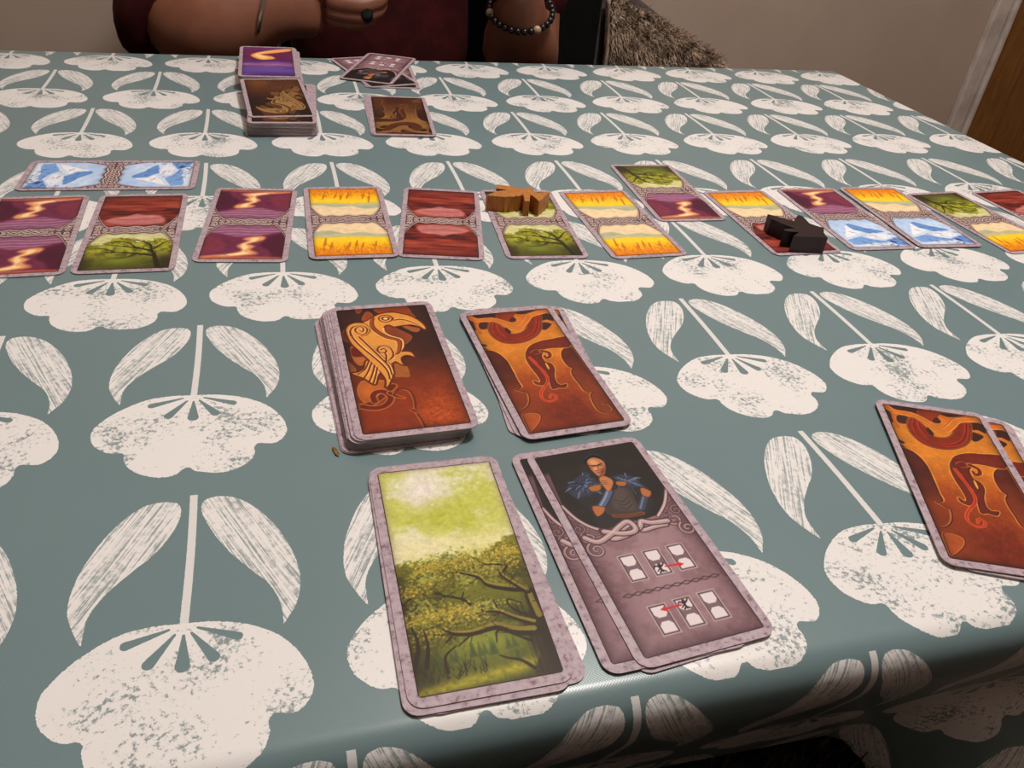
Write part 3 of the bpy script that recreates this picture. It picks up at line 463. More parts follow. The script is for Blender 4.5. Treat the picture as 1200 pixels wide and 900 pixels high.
def paint_dragon(res):
    a = Art(IW, IH, res); f = fbm(a.h, a.w, 5 / res, 4, 0.6, 13); g = fbm(a.h, a.w, 1.0 / res, 2, 0.7, 15)
    t = np.clip((57.8 - a.Y) / IH, 0, 1)
    a.I[:] = C3(206, 122, 40)
    a.mixin(C3(196, 96, 32), np.clip(1 - t / 0.2, 0, 1))
    a.mixin(C3(158, 66, 26), np.clip((t - 0.38) / 0.25, 0, 1)); a.mixin(C3(112, 38, 22), np.clip((t - 0.62) / 0.25, 0, 1))
    a.mixin(C3(228, 144, 60), np.clip(g * 2 - 0.95, 0, 1) * np.clip(1.1 - t, 0, 1) * 0.7)
    R = lambda k: ART['d_' + k]; gl = C3(232, 156, 70); dk = C3(72, 24, 20)
    for k in ('t1', 't2', 't3', 't4', 't5', 't6', 't7', 't8', 't9'): a.fill(R(k), C3(64, 32, 30)); a.stroke(R(k), 0.6, gl, 0.35, closed=True)
    a.fill(R('top'), C3(138, 50, 28)); a.fill(R('coil'), C3(128, 42, 27)); a.stroke(R('coil'), 0.8, gl, 0.7, closed=True); a.stroke(R('coil'), 0.4, dk, closed=True)
    for k in ('s1', 's2'): a.stroke(R(k), 1.1, C3(170, 52, 30), 0.75); a.stroke(np.array(R(k)) + [0.7, -0.2], 0.4, dk, 0.8)
    a.stroke(R('vine'), 4.6, dk); a.stroke(R('vine'), 4.2, gl); a.stroke(R('vine'), 3.2, C3(204, 110, 40)); a.stroke(R('vine2'), 1.5, C3(196, 96, 40), 0.9)
    a.fill(R('t6'), C3(64, 32, 30)); a.fill(R('t7'), C3(64, 32, 30))
    a.fill(R('left'), C3(84, 34, 28)); a.fill(R('lc2') + R('left')[-1:], C3(128, 52, 28), 0.8, soft=3)
    a.mixin(C3(140, 58, 28), np.clip((t - 0.52) / 0.2, 0, 1) * np.clip((-a.X - 6) / 6, 0, 1) * 0.6)
    a.stroke(np.array(R('lcurve')) + [0.6, 0.2], 0.9, gl, 0.75); a.stroke(R('lcurve'), 0.7, dk); a.stroke(R('lc2'), 0.9, gl, 0.5); a.stroke(np.array(R('lc2')) + [0.7, 0], 0.6, dk)
    a.fill(R('leaf'), C3(172, 80, 36), 0.9, soft=1.2); a.stroke(R('leaf'), 0.7, gl, 0.5, closed=True); a.stroke(np.array(R('leaf')) + [0.6, 0.2], 0.5, dk, 0.8, closed=True)
    a.fill(R('right'), C3(92, 36, 28)); 
    a.mixin(C3(142, 62, 30), np.clip((t - 0.45) / 0.25, 0, 1) * np.clip((a.X - 10) / 5, 0, 1) * 0.7)
    a.stroke(np.array(R('rc')) - [0.5, 0.0], 1.0, gl, 0.55); a.stroke(R('rc'), 0.6, dk)
    a.stroke(R('neck'), 1.6, gl, 0.85, closed=True); a.fill(R('neck'), C3(112, 38, 27)); a.stroke(R('neck'), 0.5, dk, closed=True)
    a.stroke(R('jaw'), 1.5, gl, 0.85, closed=True); a.fill(R('neck'), C3(112, 38, 27), 0.9); a.fill(R('jaw'), C3(106, 36, 27)); a.stroke(R('jaw'), 0.5, dk, closed=True)
    a.fill(R('slit'), gl); a.stroke(R('slit'), 0.4, dk, closed=True)
    a.stroke(R('eye'), 3.4, gl, 0.8, 2.6); a.stroke(R('eye'), 2.4, C3(110, 38, 27), 1, 1.6); a.stroke(R('eye2'), 0.6, C3(184, 86, 52), 0.8)
    a.stroke(R('ton'), 1.9, C3(222, 120, 62), 0.9, 1.3); a.stroke(R('ton'), 1.2, C3(186, 40, 26), 1, 0.8)
    a.I *= (0.86 + 0.28 * f[..., None])
    a.edge(0.6, 1.8)
    return a
def paint_trickster(res):
    a = Art(IW, IH, res); f = fbm(a.h, a.w, 7 / res, 5, 0.6, 23); g = fbm(a.h, a.w, 1.6 / res, 3, 0.6, 25)
    R = lambda k: ART['t_' + k]
    a.I[:] = C3(158, 124, 132)
    d = np.minimum(np.minimum(a.X + IW / 2, IW / 2 - a.X), a.Y + IH / 2)
    a.mixin(C3(122, 88, 92), np.clip((f - 0.46) * 5, 0, 1) * 0.6); a.mixin(C3(110, 76, 70), np.clip((g - 0.6) * 5, 0, 1) * 0.35); a.mixin(C3(78, 44, 54), 0.9 * np.exp(-d / 4.5))
    a.mixin(C3(178, 150, 152), np.clip((g - 0.55) * 4, 0, 1) * 0.25)
    # scrollwork round the oval
    top = np.clip((a.Y - 4) / 12, 0, 1)
    a.mixin(C3(104, 72, 80), top * 0.8)
    lt, dk = C3(196, 168, 168), C3(76, 48, 54)
    for (x, y), r in zip(R('spc'), (3.6, 4.3, 4.0, 4.0)):
        a.spiral(x, y, r, 2.0, dk, 1.5, 2.0); a.spiral(x, y, r, 1.0, lt, 1.5, 2.0, a=0.75)
    for sx in (-1, 1):
        for (x, y, r) in ((23, 17, 3.6), (24, 9, 3.0), (17.5, 6.5, 3.4), (22.5, 25, 3.0), (12, 3.2, 2.6)):
            a.spiral(sx * x, y, r, 1.7, dk, 1.4, 1.0, sx); a.spiral(sx * x, y, r, 0.8, C3(160, 130, 134), 1.4, 1.0, sx, 0.7)
    oval = R('oval'); a.fill(oval, C3(36, 31, 29), sm=False)
    up = np.clip((a.Y - 44) / 3, 0, 1) ; a.mixin(C3(36, 31, 29), up)
    a.mixin(C3(60, 54, 46), np.clip((f - 0.5) * 3, 0, 1) * (a.I.sum(-1) < 0.42) * 0.5)
    for k in ('arcL', 'arcR'): a.stroke(R(k), 2.2, dk); a.stroke(R(k), 1.2, lt)
    # the man
    a.fill(R('coat'), C3(44, 40, 42), soft=1.5)
    a.fill(R('torso'), C3(66, 55, 53)); a.fill(np.array(R('torso')) * [0.55, 0.8] + [1.6, 5.5], C3(92, 78, 74), 0.6, 2.5); a.stroke(R('torso'), 0.5, C3(34, 28, 28), closed=True)
    for k in range(3): a.stroke(np.array([(-0.5, 22), (2.5, 20), (6, 22)]) - [0, k * 2.4], 0.4, C3(44, 36, 38))
    a.stroke(R('belt'), 2.0, C3(122, 70, 40)); a.stroke(R('belt'), 0.5, C3(60, 34, 22))
    g2 = np.random.default_rng(5)
    for key, n in (('fur', 90), ('fur2', 50)):
        P = np.array(R(key)); c = P.mean(0); a.fill(P, C3(52, 56, 74), soft=1.0)
        for i in range(n):
            u = g2.random(); q = P[g2.integers(len(P))] * u + c * (1 - u); v = (q - c); v = v / (np.hypot(*v) + 1e-6)
            col = (C3(122, 134, 166), C3(84, 96, 130), C3(34, 36, 48))[g2.integers(3)]
            a.stroke([q, q + v * 1.4 + [0, -0.4], q + v * 3.2 + [0, -1.6]], 0.55, col, 0.9, 0.15, sm=False)
    for k in ('gold1', 'gold2'): a.fill(R(k), C3(166, 104, 54)); a.stroke(R(k), 0.4, C3(90, 50, 26), closed=True)
    sk, sd = C3(206, 138, 92), C3(122, 70, 44)
    a.stroke(R('brace'), 4.6, C3(40, 42, 58)); a.stroke(R('brace'), 3.2, C3(84, 94, 124)); a.stroke(np.array(R('brace')) - [0.7, 0], 0.9, C3(136, 146, 174)); a.stroke(R('brace2'), 3.2, C3(60, 68, 88)); a.stroke(np.array(R('brace2')) - [0.6, 0], 0.8, C3(110, 120, 146))
    for k in ('elb', 'rarm'): a.fill(R(k), C3(176, 104, 62)); a.stroke(R(k), 0.4, C3(90, 46, 26), closed=True)
    H_ = np.array(R('head')); hc = H_.mean(0); hw = (H_[:, 0].max() - H_[:, 0].min()) / 2
    a.fill(hc + (H_ - hc) * [1.1, 1.06] + [0.1, 1.0], C3(22, 21, 26)); a.stroke([H_[0] + [-0.3, 1.0], H_[1] + [0, 1.5], H_[2] + [0, 1.6], H_[3] + [0.2, 1.2]], 0.5, C3(58, 60, 76), 0.9)
    F_ = hc + (H_ - hc) * [0.86, 0.95] + [-0.2, -0.6]
    a.fill(F_, C3(188, 118, 78)); a.fill(hc + (F_ - hc) * [0.5, 0.6] + [-0.8, 1.2], C3(222, 158, 112), 0.8, 1.5); a.fill(F_[3:7], C3(106, 58, 38), 0.7, 1.2)
    a.fill(F_[[0, 7, 8]] , C3(120, 68, 46), 0.6, 1.2)
    ex_, ey_ = hc[0] - 0.1, hc[1] + 0.4
    for sg in (-1, 1):
        a.dot(ex_ + sg * hw * 0.40, ey_, hw * 0.30, C3(104, 58, 40), 0.7, 0.6, hw * 0.12); a.stroke([(ex_ + sg * hw * 0.08, ey_ + 0.3), (ex_ + sg * hw * 0.72, ey_ + 1.3)], 0.8, C3(34, 22, 20), 1, 0.4, sm=False)
    a.stroke([(ex_ - 0.1, ey_), (ex_ + 0.25, ey_ - 1.6), (ex_ - 0.5, ey_ - 1.9)], 0.5, C3(104, 58, 38)); a.stroke([(ex_ - hw * 0.4, ey_ - 3.2), (ex_, ey_ - 3.0), (ex_ + hw * 0.5, ey_ - 2.9)], 0.5, C3(96, 42, 32))
    a.stroke([(ex_ - hw * 0.3, ey_ - 4.4), (ex_ + hw * 0.4, ey_ - 4.3)], 0.8, C3(90, 52, 38), 0.6)
    a.fill(R('hand'), C3(188, 118, 74)); a.stroke(R('hand'), 0.4, C3(100, 54, 32), closed=True)
    hx, hy = np.mean(R('hand'), 0)
    for k in range(3): a.stroke([(hx - 1.6, hy + 1.8 - k * 1.1), (hx + 0.8, hy + 1.3 - k * 1.1)], 0.35, C3(110, 58, 34))
    # knotwork under the oval
    for k, wd in (('n3', 2.0), ('n2', 2.4), ('n1', 2.4)):
        a.stroke(R(k), wd + 1.3, dk); a.stroke(R(k), wd, C3(176, 146, 148)); a.stroke(np.array(R(k)) + [0, 0.35], 0.5, C3(222, 200, 198), 0.8)
    # move icons: two rows of three little cards
    def icon(cx, cy):
        for o, c in ((0.9, C3(196, 172, 176)), (0.45, C3(70, 50, 56)), (0.0, C3(120, 92, 100))):
            a.fill([(cx - 3.2 - o, cy - 6.4 - o), (cx + 3.2 + o, cy - 6.4 - o), (cx + 3.2 + o, cy + 6.4 + o), (cx - 3.2 - o, cy + 6.4 + o)], c, sm=False)
        for sg in (1, -1):
            q = [(-2.9, 6.1), (2.9, 6.1), (2.9, 2.6), (1.6, 1.0), (-1.6, 1.0), (-2.9, 2.6)]
            a.fill([(cx + x, cy + sg * y) for x, y in q], C3(226, 212, 216), sm=False)
    for x, y in R('i'): icon(x, y)
    for (bx, by), fl in zip(R('b'), (1, -1)):
        k = C3(44, 26, 30)
        a.stroke([(bx + 0.3, by + 1.8), (bx, by), (bx + 0.4, by - 2.0)], 1.3, k, 1, 0.8)
        a.stroke([(bx, by + 0.4), (bx - 1.6, by + 1.5), (bx - 2.6, by + 0.3)], 1.1, k, 1, 0.4); a.stroke([(bx, by + 0.4), (bx + 1.5, by + 1.2), (bx + 2.6, by + 2.4)], 1.1, k, 1, 0.4)
        a.stroke([(bx, by - 0.2), (bx - 1.9, by - 1.4)], 0.8, k, 1, 0.4); a.stroke([(bx + 0.2, by - 1.2), (bx - 1.2, by - 2.4)], 0.7, k); a.stroke([(bx + 0.3, by - 1.3), (bx + 1.7, by - 2.2)], 0.7, k)
    for k in ('ar1', 'ar2'):
        (x0, y0), (x1, y1) = R(k); v = np.array([x1 - x0, y1 - y0]); v /= np.hypot(*v); n = np.array([-v[1], v[0]]); e = np.array([x1, y1])
        red = C3(200, 36, 38)
        a.stroke([(x0, y0), tuple(e - v * 2)], 0.9, red, sm=False); a.fill([e, e - v * 3 + n * 1.6, e - v * 3 - n * 1.6], red, sm=False)
    (x0, y0), (x1, y1) = R('ch')
    for i in range(10):
        cx = x0 + (x1 - x0) * (i + 0.5) / 10; cy = y0 + (y1 - y0) * (i + 0.5) / 10; hw = (x1 - x0) / 20
        a.stroke([(cx - hw * 1.1, cy), (cx, cy + 0.9), (cx + hw * 1.1, cy), (cx, cy - 0.9)], 0.5, C3(72, 46, 54), sm=False, closed=True)
    a.edge(0.35, 0.8, (0.2, 0.12, 0.14))
    return a
def paint_forest(res):
    a = Art(IW, IH, res); f = fbm(a.h, a.w, 16 / res, 5, 0.55, 33, 1.3); f2 = fbm(a.h, a.w, 11 / res, 5, 0.6, 37); g = fbm(a.h, a.w, 1.5 / res, 3, 0.7, 35)
    t = (57.8 - a.Y) / IH; R = lambda k: ART['g_' + k]
    a.I[:] = C3(196, 198, 92)
    a.mixin(C3(226, 222, 190), np.clip((f - 0.40) * 5.5, 0, 1) * 0.92)
    a.mixin(C3(232, 222, 212), np.exp(-((a.X + 8) / 9) ** 2 - ((a.Y - 44) / 11) ** 2)); a.mixin(C3(180, 184, 58), np.clip((f2 - 0.52) * 5, 0, 1) * 0.7 * np.clip((0.40 - t) / 0.06, 0, 1))
    a.mixin(C3(232, 222, 170), np.exp(-((t - 0.42) / 0.06) ** 2) * 0.8)
    d = np.minimum(np.minimum(a.X + IW / 2, IW / 2 - a.X), 57.8 - a.Y); a.mixin(C3(236, 224, 190), np.exp(-d / 1.8) * 0.7 * (t < 0.45))
    hor = 0.50 + 0.03 * np.sin(a.X * 0.12 + 1.0) - 0.06 * np.clip((a.X + 2) / 20, 0, 1) + (f2 - 0.5) * 0.12 + (g - 0.5) * 0.05
    below = np.clip((t - hor) / 0.02, 0, 1)
    a.mixin(C3(132, 128, 40), below); a.mixin(C3(88, 90, 28), below * np.clip((t - 0.55) / 0.2, 0, 1))
    a.mixin(C3(56, 54, 24), below * np.clip((f2 - 0.47) * 5, 0, 1) * 0.75)
    a.mixin(C3(52, 46, 24), np.clip((-a.X - 12) / 10, 0, 1) * np.clip((t - 0.5) / 0.12, 0, 1) * (0.45 + 0.6 * g))
    a.mixin(C3(150, 156, 58), np.exp(-((a.X - 0) / 14) ** 2 - ((t - 0.84) / 0.07) ** 2) * 0.85)
    gg = np.random.default_rng(8)
    for x, y in R('tr'):
        for k in range(2):
            xx = x + gg.normal(0, 1.2); h = 4 + gg.random() * 4
            a.fill([(xx - 1.3, y - h * 0.5), (xx, y + h * 0.6), (xx + 1.3, y - h * 0.5)], C3(66, 80, 38), 0.75, 0.9, sm=False)
    a.mixin(C3(168, 158, 40), np.exp(-((t - 0.955 - 0.0012 * (10 - a.X)) / 0.022) ** 2) * np.clip(0.4 + g, 0, 1))
    for i in range(46):
        x = -26 + gg.random() * 26; y = -48 - gg.random() * 6; a.stroke([(x, y), (x + gg.normal(0, 1.5), y + 2 + 4 * gg.random())], 0.5, C3(44, 38, 20), 0.8, 0.1, sm=False)
    cols = (C3(204, 170, 52), C3(176, 150, 44), C3(150, 146, 52), C3(112, 114, 40), C3(216, 190, 84))
    dkl = (C3(92, 84, 26), C3(70, 64, 24), C3(116, 104, 30))
    for i, (x, y) in enumerate(R('leaf')):
        for k in range(330): a.dot(x + gg.normal(0, 6.0), y - 1.6 + gg.normal(0, 2.8), 0.25 + 0.5 * gg.random(), dkl[gg.integers(3)], 0.5)
        for k in range(300 if i < 9 else 190):
            dx, dy = gg.normal(0, 5.4), gg.normal(0, 2.3); c = cols[min(gg.integers(7), 4)] if dy > -1.5 else cols[2 + gg.integers(2)]
            a.dot(x + dx, y + dy, 0.2 + 0.33 * gg.random(), c * (0.7 + 0.4 * gg.random()), 0.7)
    dk, md = C3(48, 36, 20), C3(168, 150, 58)
    for p in ((-14, -6), (2, -10), (-4, 2), (10, -4), (-18, -20), (6, -24)):
        for k in range(120): a.dot(p[0] + gg.normal(0, 4), p[1] + gg.normal(0, 2.0), 0.3 + 0.5 * gg.random(), (C3(158, 162, 66), C3(182, 178, 84), C3(70, 72, 30))[gg.integers(3)], 0.45)
    a.fill(R('trunk'), C3(62, 48, 28)); a.fill([(x - 1.0, y) for x, y in R('trunk')], C3(84, 66, 34), 0.4, 2)
    a.mixin(C3(40, 30, 20), np.clip((a.X - 19) / 5, 0, 1) * np.clip((-a.Y - 8) / 20, 0, 1) * 0.8)
    for i in range(12):
        x = 15 + gg.random() * 9; a.stroke([(x, -24 - gg.random() * 8), (x + 1.5, -40), (x + 2, -56)], 0.8, C3(44, 32, 20), 0.35, soft=0.8)
    W0 = [5.6, 3.0, 3.4, 5.0, 1.3, 0.8, 0.8, 1.0, 1.0, 1.0, 1.6, 1.2, 1.0, 2.0, 2.4, 1.4]
    for i, wd in enumerate(W0):
        p = np.array(R('br%d' % i)); a.stroke(p, wd, dk, 1, 0.5)
        if wd > 2.4: a.stroke(p + [0, wd * 0.22], wd * 0.45, md, 0.75, 0.2)
    for i in range(60):
        b = R('br%d' % gg.integers(0, 5)); q = np.array(b[gg.integers(1, len(b))]); v = gg.normal(0, 1, 2); v[0] -= 0.6
        a.stroke([q, q + v * 1.6, q + v * 3 + [0, 0.8]], 0.5, dk, 0.85, 0.15)
    for i, (x, y) in enumerate(R('leaf')[:9]):
        for k in range(90):
            a.dot(x + gg.normal(0, 4.5), y + gg.normal(0, 2.2), 0.2 + 0.3 * gg.random(), cols[gg.integers(5)], 0.75)
    a.I *= (0.84 + 0.32 * g[..., None] * 0.6 + 0.06)
    a.edge(0.45, 1.2, (0.16, 0.1, 0.05))
    return a
# half-card lands: local y runs from 0 (knotwork) to LH (outer edge); ground lies at the outer edge
LW, LH = 52.6, 57.8
def window_end(x):
    return 5.5 + 20.0 * np.clip((np.abs(x) - 15.5) / 10.8, 0, 1) ** 2.2 + 0.8 * np.cos(x * 0.55)
def paint_land(kind, res):
    a = Art(LW, LH, res, -LW / 2, LH); sd = {'ice': 1, 'canyon': 2, 'red': 3, 'wheat': 4, 'wood': 5}[kind] * 10
    f = fbm(a.h, a.w, 12 / res, 5, 0.55, sd, 2.5); g = fbm(a.h, a.w, 3 / res, 3, 0.6, sd + 1); t = a.Y / LH; X = a.X
    gg = np.random.default_rng(sd)
    if kind == 'ice':
        a.I[:] = C3(176, 202, 240); a.mixin(C3(206, 222, 246), np.clip((f - 0.45) * 4, 0, 1))
        a.fill([(-26, 40), (-16, 30), (-8, 16), (-3, 14), (6, 22), (16, 27), (27, 34), (27, 60), (-27, 60)], C3(206, 218, 240), sm=False)
        a.fill([(-8, 16), (-3, 14), (6, 22), (16, 27), (20, 31), (4, 34), (-2, 28), (-6, 26)], C3(100, 146, 208), soft=1.2, sm=False)
        a.fill([(-8, 16), (-6, 26), (-2, 30), (-12, 36), (-22, 40), (-16, 30)], C3(236, 236, 244), sm=False)
        a.fill([(-4, 36), (8, 32), (22, 38), (12, 44), (0, 42)], C3(232, 234, 246), sm=False); a.fill([(-24, 44), (-8, 38), (0, 44), (12, 48), (-6, 54), (-22, 52)], C3(122, 164, 222), sm=False)
        a.fill([(-20, 54), (-4, 50), (20, 52), (26, 57), (-20, 58)], C3(216, 226, 244), sm=False); a.fill([(10, 46), (27, 40), (27, 57), (16, 54)], C3(108, 150, 214), sm=False)
        for k in range(34):
            x, y = gg.uniform(-18, 26), gg.uniform(20, 56); a.stroke([(x, y), (x + gg.uniform(1, 5), y + gg.uniform(0.5, 2.5))], 0.9, C3(52, 70, 130), 0.8, 0.2, sm=False)
        for k in range(16):
            x, y = gg.uniform(6, 26), gg.uniform(44, 57); a.stroke([(x, y), (x + gg.uniform(-1, 3), y + gg.uniform(1, 4))], 1.4, C3(40, 50, 104), 0.85, 0.4, sm=False)
    elif kind == 'canyon':
        a.I[:] = C3(150, 92, 124); a.mixin(C3(200, 150, 156), np.clip((f - 0.5) * 5, 0, 1) * np.clip(1 - t * 2, 0, 1))
        for k in range(7): a.stroke([(-22, 11 + k * 2.0), (-8, 8.5 + k * 2.2), (4, 10.5 + k * 2.0), (22, 9 + k * 2.1)], 0.8, (C3(112, 64, 112), C3(206, 156, 168))[k % 2], 0.6)
        a.fill([(-27, 17), (-16, 20), (-6, 25), (4, 23), (14, 20), (27, 15), (27, 60), (-27, 60)], C3(112, 44, 72), soft=2, sm=False)
        a.mixin(C3(76, 26, 50), np.clip((f - 0.46) * 6, 0, 1) * np.clip((t - 0.32) * 4, 0, 1) * 0.8)
        a.fill([(2, 25), (10, 23), (14, 27), (9, 32), (3, 35), (7, 39), (5, 44), (10, 49), (4, 52), (-24, 57), (-26, 54), (-12, 51), (-2, 47), (-1, 43), (-4, 39), (-2, 35), (2, 31), (-1, 28)], C3(240, 166, 108), 0.95, soft=3)
        a.fill([(4, 26), (9, 26), (7, 31), (1, 35), (3, 40), (1, 46), (4, 50), (-14, 55), (-8, 51), (0, 47), (-1, 40), (-1, 35), (4, 31)], C3(255, 224, 168), 0.9, soft=1.8)
        a.fill([(-27, 54), (-6, 53), (27, 55), (27, 58), (-27, 58)], C3(206, 106, 70), 0.75, soft=2, sm=False)
        a.fill([(14, 24), (27, 16), (27, 54), (20, 54), (16, 44), (10, 38)], C3(72, 24, 46), 0.85, soft=3, sm=False); a.fill([(-27, 20), (-20, 26), (-10, 36), (-14, 46), (-27, 52)], C3(134, 54, 72), 0.7, soft=4, sm=False)
        for k in range(24):
            x = gg.uniform(-26, 26); y = gg.uniform(28, 54)
            if abs(x - 2) > 8: a.stroke([(x, y), (x - np.sign(x) * 4, y + gg.uniform(1, 4))], 0.8, C3(60, 20, 42), 0.6, 0.2, sm=False)
    elif kind == 'red':
        f = fbm(a.h, a.w, 5 / res, 4, 0.55, sd, 6.0)
        a.I[:] = C3(126, 44, 36); a.mixin(C3(172, 76, 58), np.clip((f - 0.5) * 5, 0, 1)); a.mixin(C3(66, 22, 26), np.clip((0.46 - f) * 7, 0, 1) * 0.9)
        a.fill([(-18, 12), (-8, 8), (10, 9), (20, 14), (16, 20), (8, 22), (2, 26), (-4, 24), (-14, 22)], C3(196, 118, 116), 0.95, soft=2.5); a.stroke([(-14, 18), (0, 16), (14, 17)], 1.2, C3(150, 70, 72), 0.7); a.stroke([(-10, 22), (2, 21), (12, 20)], 1.0, C3(214, 150, 146), 0.7)
        a.mixin(C3(74, 26, 26), np.clip((t - 0.82) / 0.15, 0, 1) * 0.7)
    elif kind == 'wheat':
        a.I[:] = C3(238, 210, 168); a.mixin(C3(244, 220, 184), np.clip((f - 0.5) * 4, 0, 1))
        a.fill([(-27, 21), (-14, 18), (-4, 24), (8, 22), (18, 26), (27, 25), (27, 34), (-27, 34)], C3(172, 178, 148), 0.9, soft=2, sm=False); a.fill([(-27, 26), (-10, 25), (6, 27), (27, 29), (27, 34), (-27, 34)], C3(206, 196, 140), 0.8, soft=2, sm=False)
        a.fill([(-27, 30), (0, 29), (27, 31), (27, 60), (-27, 60)], C3(250, 206, 44), soft=1.5, sm=False); a.mixin(C3(252, 186, 28), np.clip((t - 0.62) / 0.1, 0, 1)); a.mixin(C3(232, 132, 30), np.clip((t - 0.76) / 0.14, 0, 1))
        for k in range(150):
            x, y = gg.uniform(-26, 26), gg.uniform(43, 58); a.stroke([(x, y), (x + gg.uniform(-1.5, 1.5), y - gg.uniform(2, 5))], 0.8, (C3(196, 92, 24), C3(246, 186, 40), C3(210, 112, 28))[gg.integers(3)], 0.75, 0.2, sm=False)
        for x, y, l in ((-20, 44, 14), (-16, 46, 9), (-4, 46, 8), (1, 45, 10), (5, 47, 8), (14, 46, 9)):
            a.stroke([(x, y + 4), (x + 1.5, y - l * 0.4)], 0.6, C3(170, 92, 30), sm=False); a.stroke([(x + 1.2, y - l * 0.2), (x + 2.6, y - l)], 2.4, C3(202, 118, 30), 1, 0.8)
    else:
        a.I[:] = C3(206, 202, 140); a.mixin(C3(226, 220, 176), np.clip((f - 0.5) * 5, 0, 1))
        h = 14 + 4 * np.sin(X * 0.25) + (g - 0.5) * 10 + 6 * (np.abs(X) / 26) ** 2
        lf = np.clip((a.Y - h) / 2.0, 0, 1); a.mixin(C3(150, 148, 42), lf); a.mixin(C3(92, 96, 30), lf * np.clip((g - 0.48) * 6, 0, 1)); a.mixin(C3(186, 182, 60), lf * np.clip((0.45 - g) * 6, 0, 1) * 0.8)
        a.mixin(C3(58, 58, 26), np.clip((t - 0.6) / 0.2, 0, 1) * 0.75); a.mixin(C3(128, 140, 44), np.exp(-((X + 4) / 12) ** 2 - ((t - 0.8) / 0.09) ** 2) * 0.8)
        a.mixin(C3(44, 38, 24), np.clip((np.abs(X + 2) - 16) / 8, 0, 1) * np.clip((t - 0.5) * 3, 0, 1) * 0.8)
        dk = C3(38, 34, 20)
        for p, w0 in (([(20, 58), (17, 44), (14, 34), (4, 28), (-6, 25), (-16, 22)], 3.4), ([(14, 34), (12, 24), (6, 18), (-2, 15)], 2.2), ([(16, 40), (4, 36), (-8, 34), (-20, 34)], 2.6), ([(4, 28), (-2, 20), (-10, 17)], 1.4), ([(15, 30), (20, 22), (24, 18)], 1.6), ([(-8, 34), (-14, 29), (-22, 28)], 1.2), ([(6, 36), (-2, 42), (-12, 42)], 1.4)): a.stroke(p, w0, dk, 0.95, 0.5)
        for k in range(40):
            x, y = gg.uniform(-20, 20), gg.uniform(16, 40); a.stroke([(x, y), (x + gg.normal(0, 2), y + gg.normal(0, 2))], 0.7, dk, 0.7, 0.2, sm=False)
    a.I *= (0.92 + 0.16 * g[..., None])
    a.I = a.I[:, ::-1].copy()
    # darker rim of the picture
    d = np.minimum(np.minimum(X + LW / 2, LW / 2 - X), LH - a.Y); d = np.minimum(d, (a.Y - window_end(X)) * 0.8)
    a.mixin(C3(56, 36, 34), 0.9 * np.exp(-np.clip(d, 0, 9) / 0.9))
    return a
def land_mesh(kind, res=0.5):
    a = paint_land(kind, res)
    xc, yc = (a.X[1:, 1:] + a.X[:-1, :-1]) / 2, (a.Y[1:, 1:] + a.Y[:-1, :-1]) / 2
    return a.mesh('land_picture', yc > window_end(xc))
def band_mesh(res=0.35):
    hh = 28.0
    a = Art(LW, 2 * hh, res); a.I[:] = C3(122, 92, 94); g = fbm(a.h, a.w, 2 / res, 2, 0.6, 77)
    dk, lt = C3(66, 38, 44), C3(214, 192, 186)
    for sx in (-1, 1):
        for sy in (-1, 1):
            for x, y, r in ((23.6, 2.6, 2.5), (18.6, 2.4, 2.3), (21.4, 7.0, 2.4), (25.0, 11.0, 2.0), (25.3, 15.6, 1.4), (14.2, 2.2, 2.2), (10.2, 2.8, 1.9), (17.2, 6.0, 1.7), (6.4, 2.2, 1.9), (24.2, 6.2, 1.6), (25.6, 19.4, 1.0), (2.2, 3.6, 1.5), (12.8, 5.0, 1.2), (23.0, 10.8, 1.2)):
                a.dot(sx * x, sy * y, r * 1.12, dk); a.spiral(sx * x, sy * y, r * 0.95, 0.95, lt, 1.35, 0.8 * sy, sx * sy); a.spiral(sx * x, sy * y, r * 0.45, 0.7, C3(160, 132, 130), 1.0, 2.4, -sx * sy)
            xs = np.linspace(0, 26.3, 24)
            for o, w_, c in ((0.3, 1.0, dk), (1.3, 1.1, lt), (2.2, 0.7, dk)): a.stroke(np.c_[sx * xs, sy * (window_end(xs) - o)], w_, c, sm=False)
    for o in (-1, 1):
        q = [(-12, o * 1.8), (-8, -o * 1.6), (-4, o * 1.8), (0, -o * 1.6), (4, o * 1.8), (8, -o * 1.6), (12, o * 1.8)]
        a.stroke(q, 2.0, dk); a.stroke(q, 1.0, lt)
    a.I *= (0.88 + 0.24 * g[..., None])
    xc, yc = (a.X[1:, 1:] + a.X[:-1, :-1]) / 2, (a.Y[1:, 1:] + a.Y[:-1, :-1]) / 2
    return a.mesh('knotwork_band', np.abs(yc) < window_end(xc))
def card_body():
    bm = bmesh.new(); ring = []
    for cx, cy, a0 in ((1, 1, 0), (-1, 1, 90), (-1, -1, 180), (1, -1, 270)):
        for k in range(7):
            t = math.radians(a0 + k * 15)
            ring.append(((cx * (CW / 2 - CR) + CR * math.cos(t)) / 1000, (cy * (CH / 2 - CR) + CR * math.sin(t)) / 1000))
    f = bm.faces.new([bm.verts.new((x, y, 0)) for x, y in ring])
    r = bmesh.ops.extrude_face_region(bm, geom=[f])
    for v in r['geom']:
        if isinstance(v, bmesh.types.BMVert): v.co.z = CT / 1000
    bmesh.ops.recalc_face_normals(bm, faces=bm.faces)
    bmesh.ops.triangulate(bm, faces=[f_ for f_ in bm.faces if len(f_.verts) > 4])
    me = bpy.data.meshes.new('card'); bm.to_mesh(me); bm.free(); me.materials.append(MAT['card'])
    return me
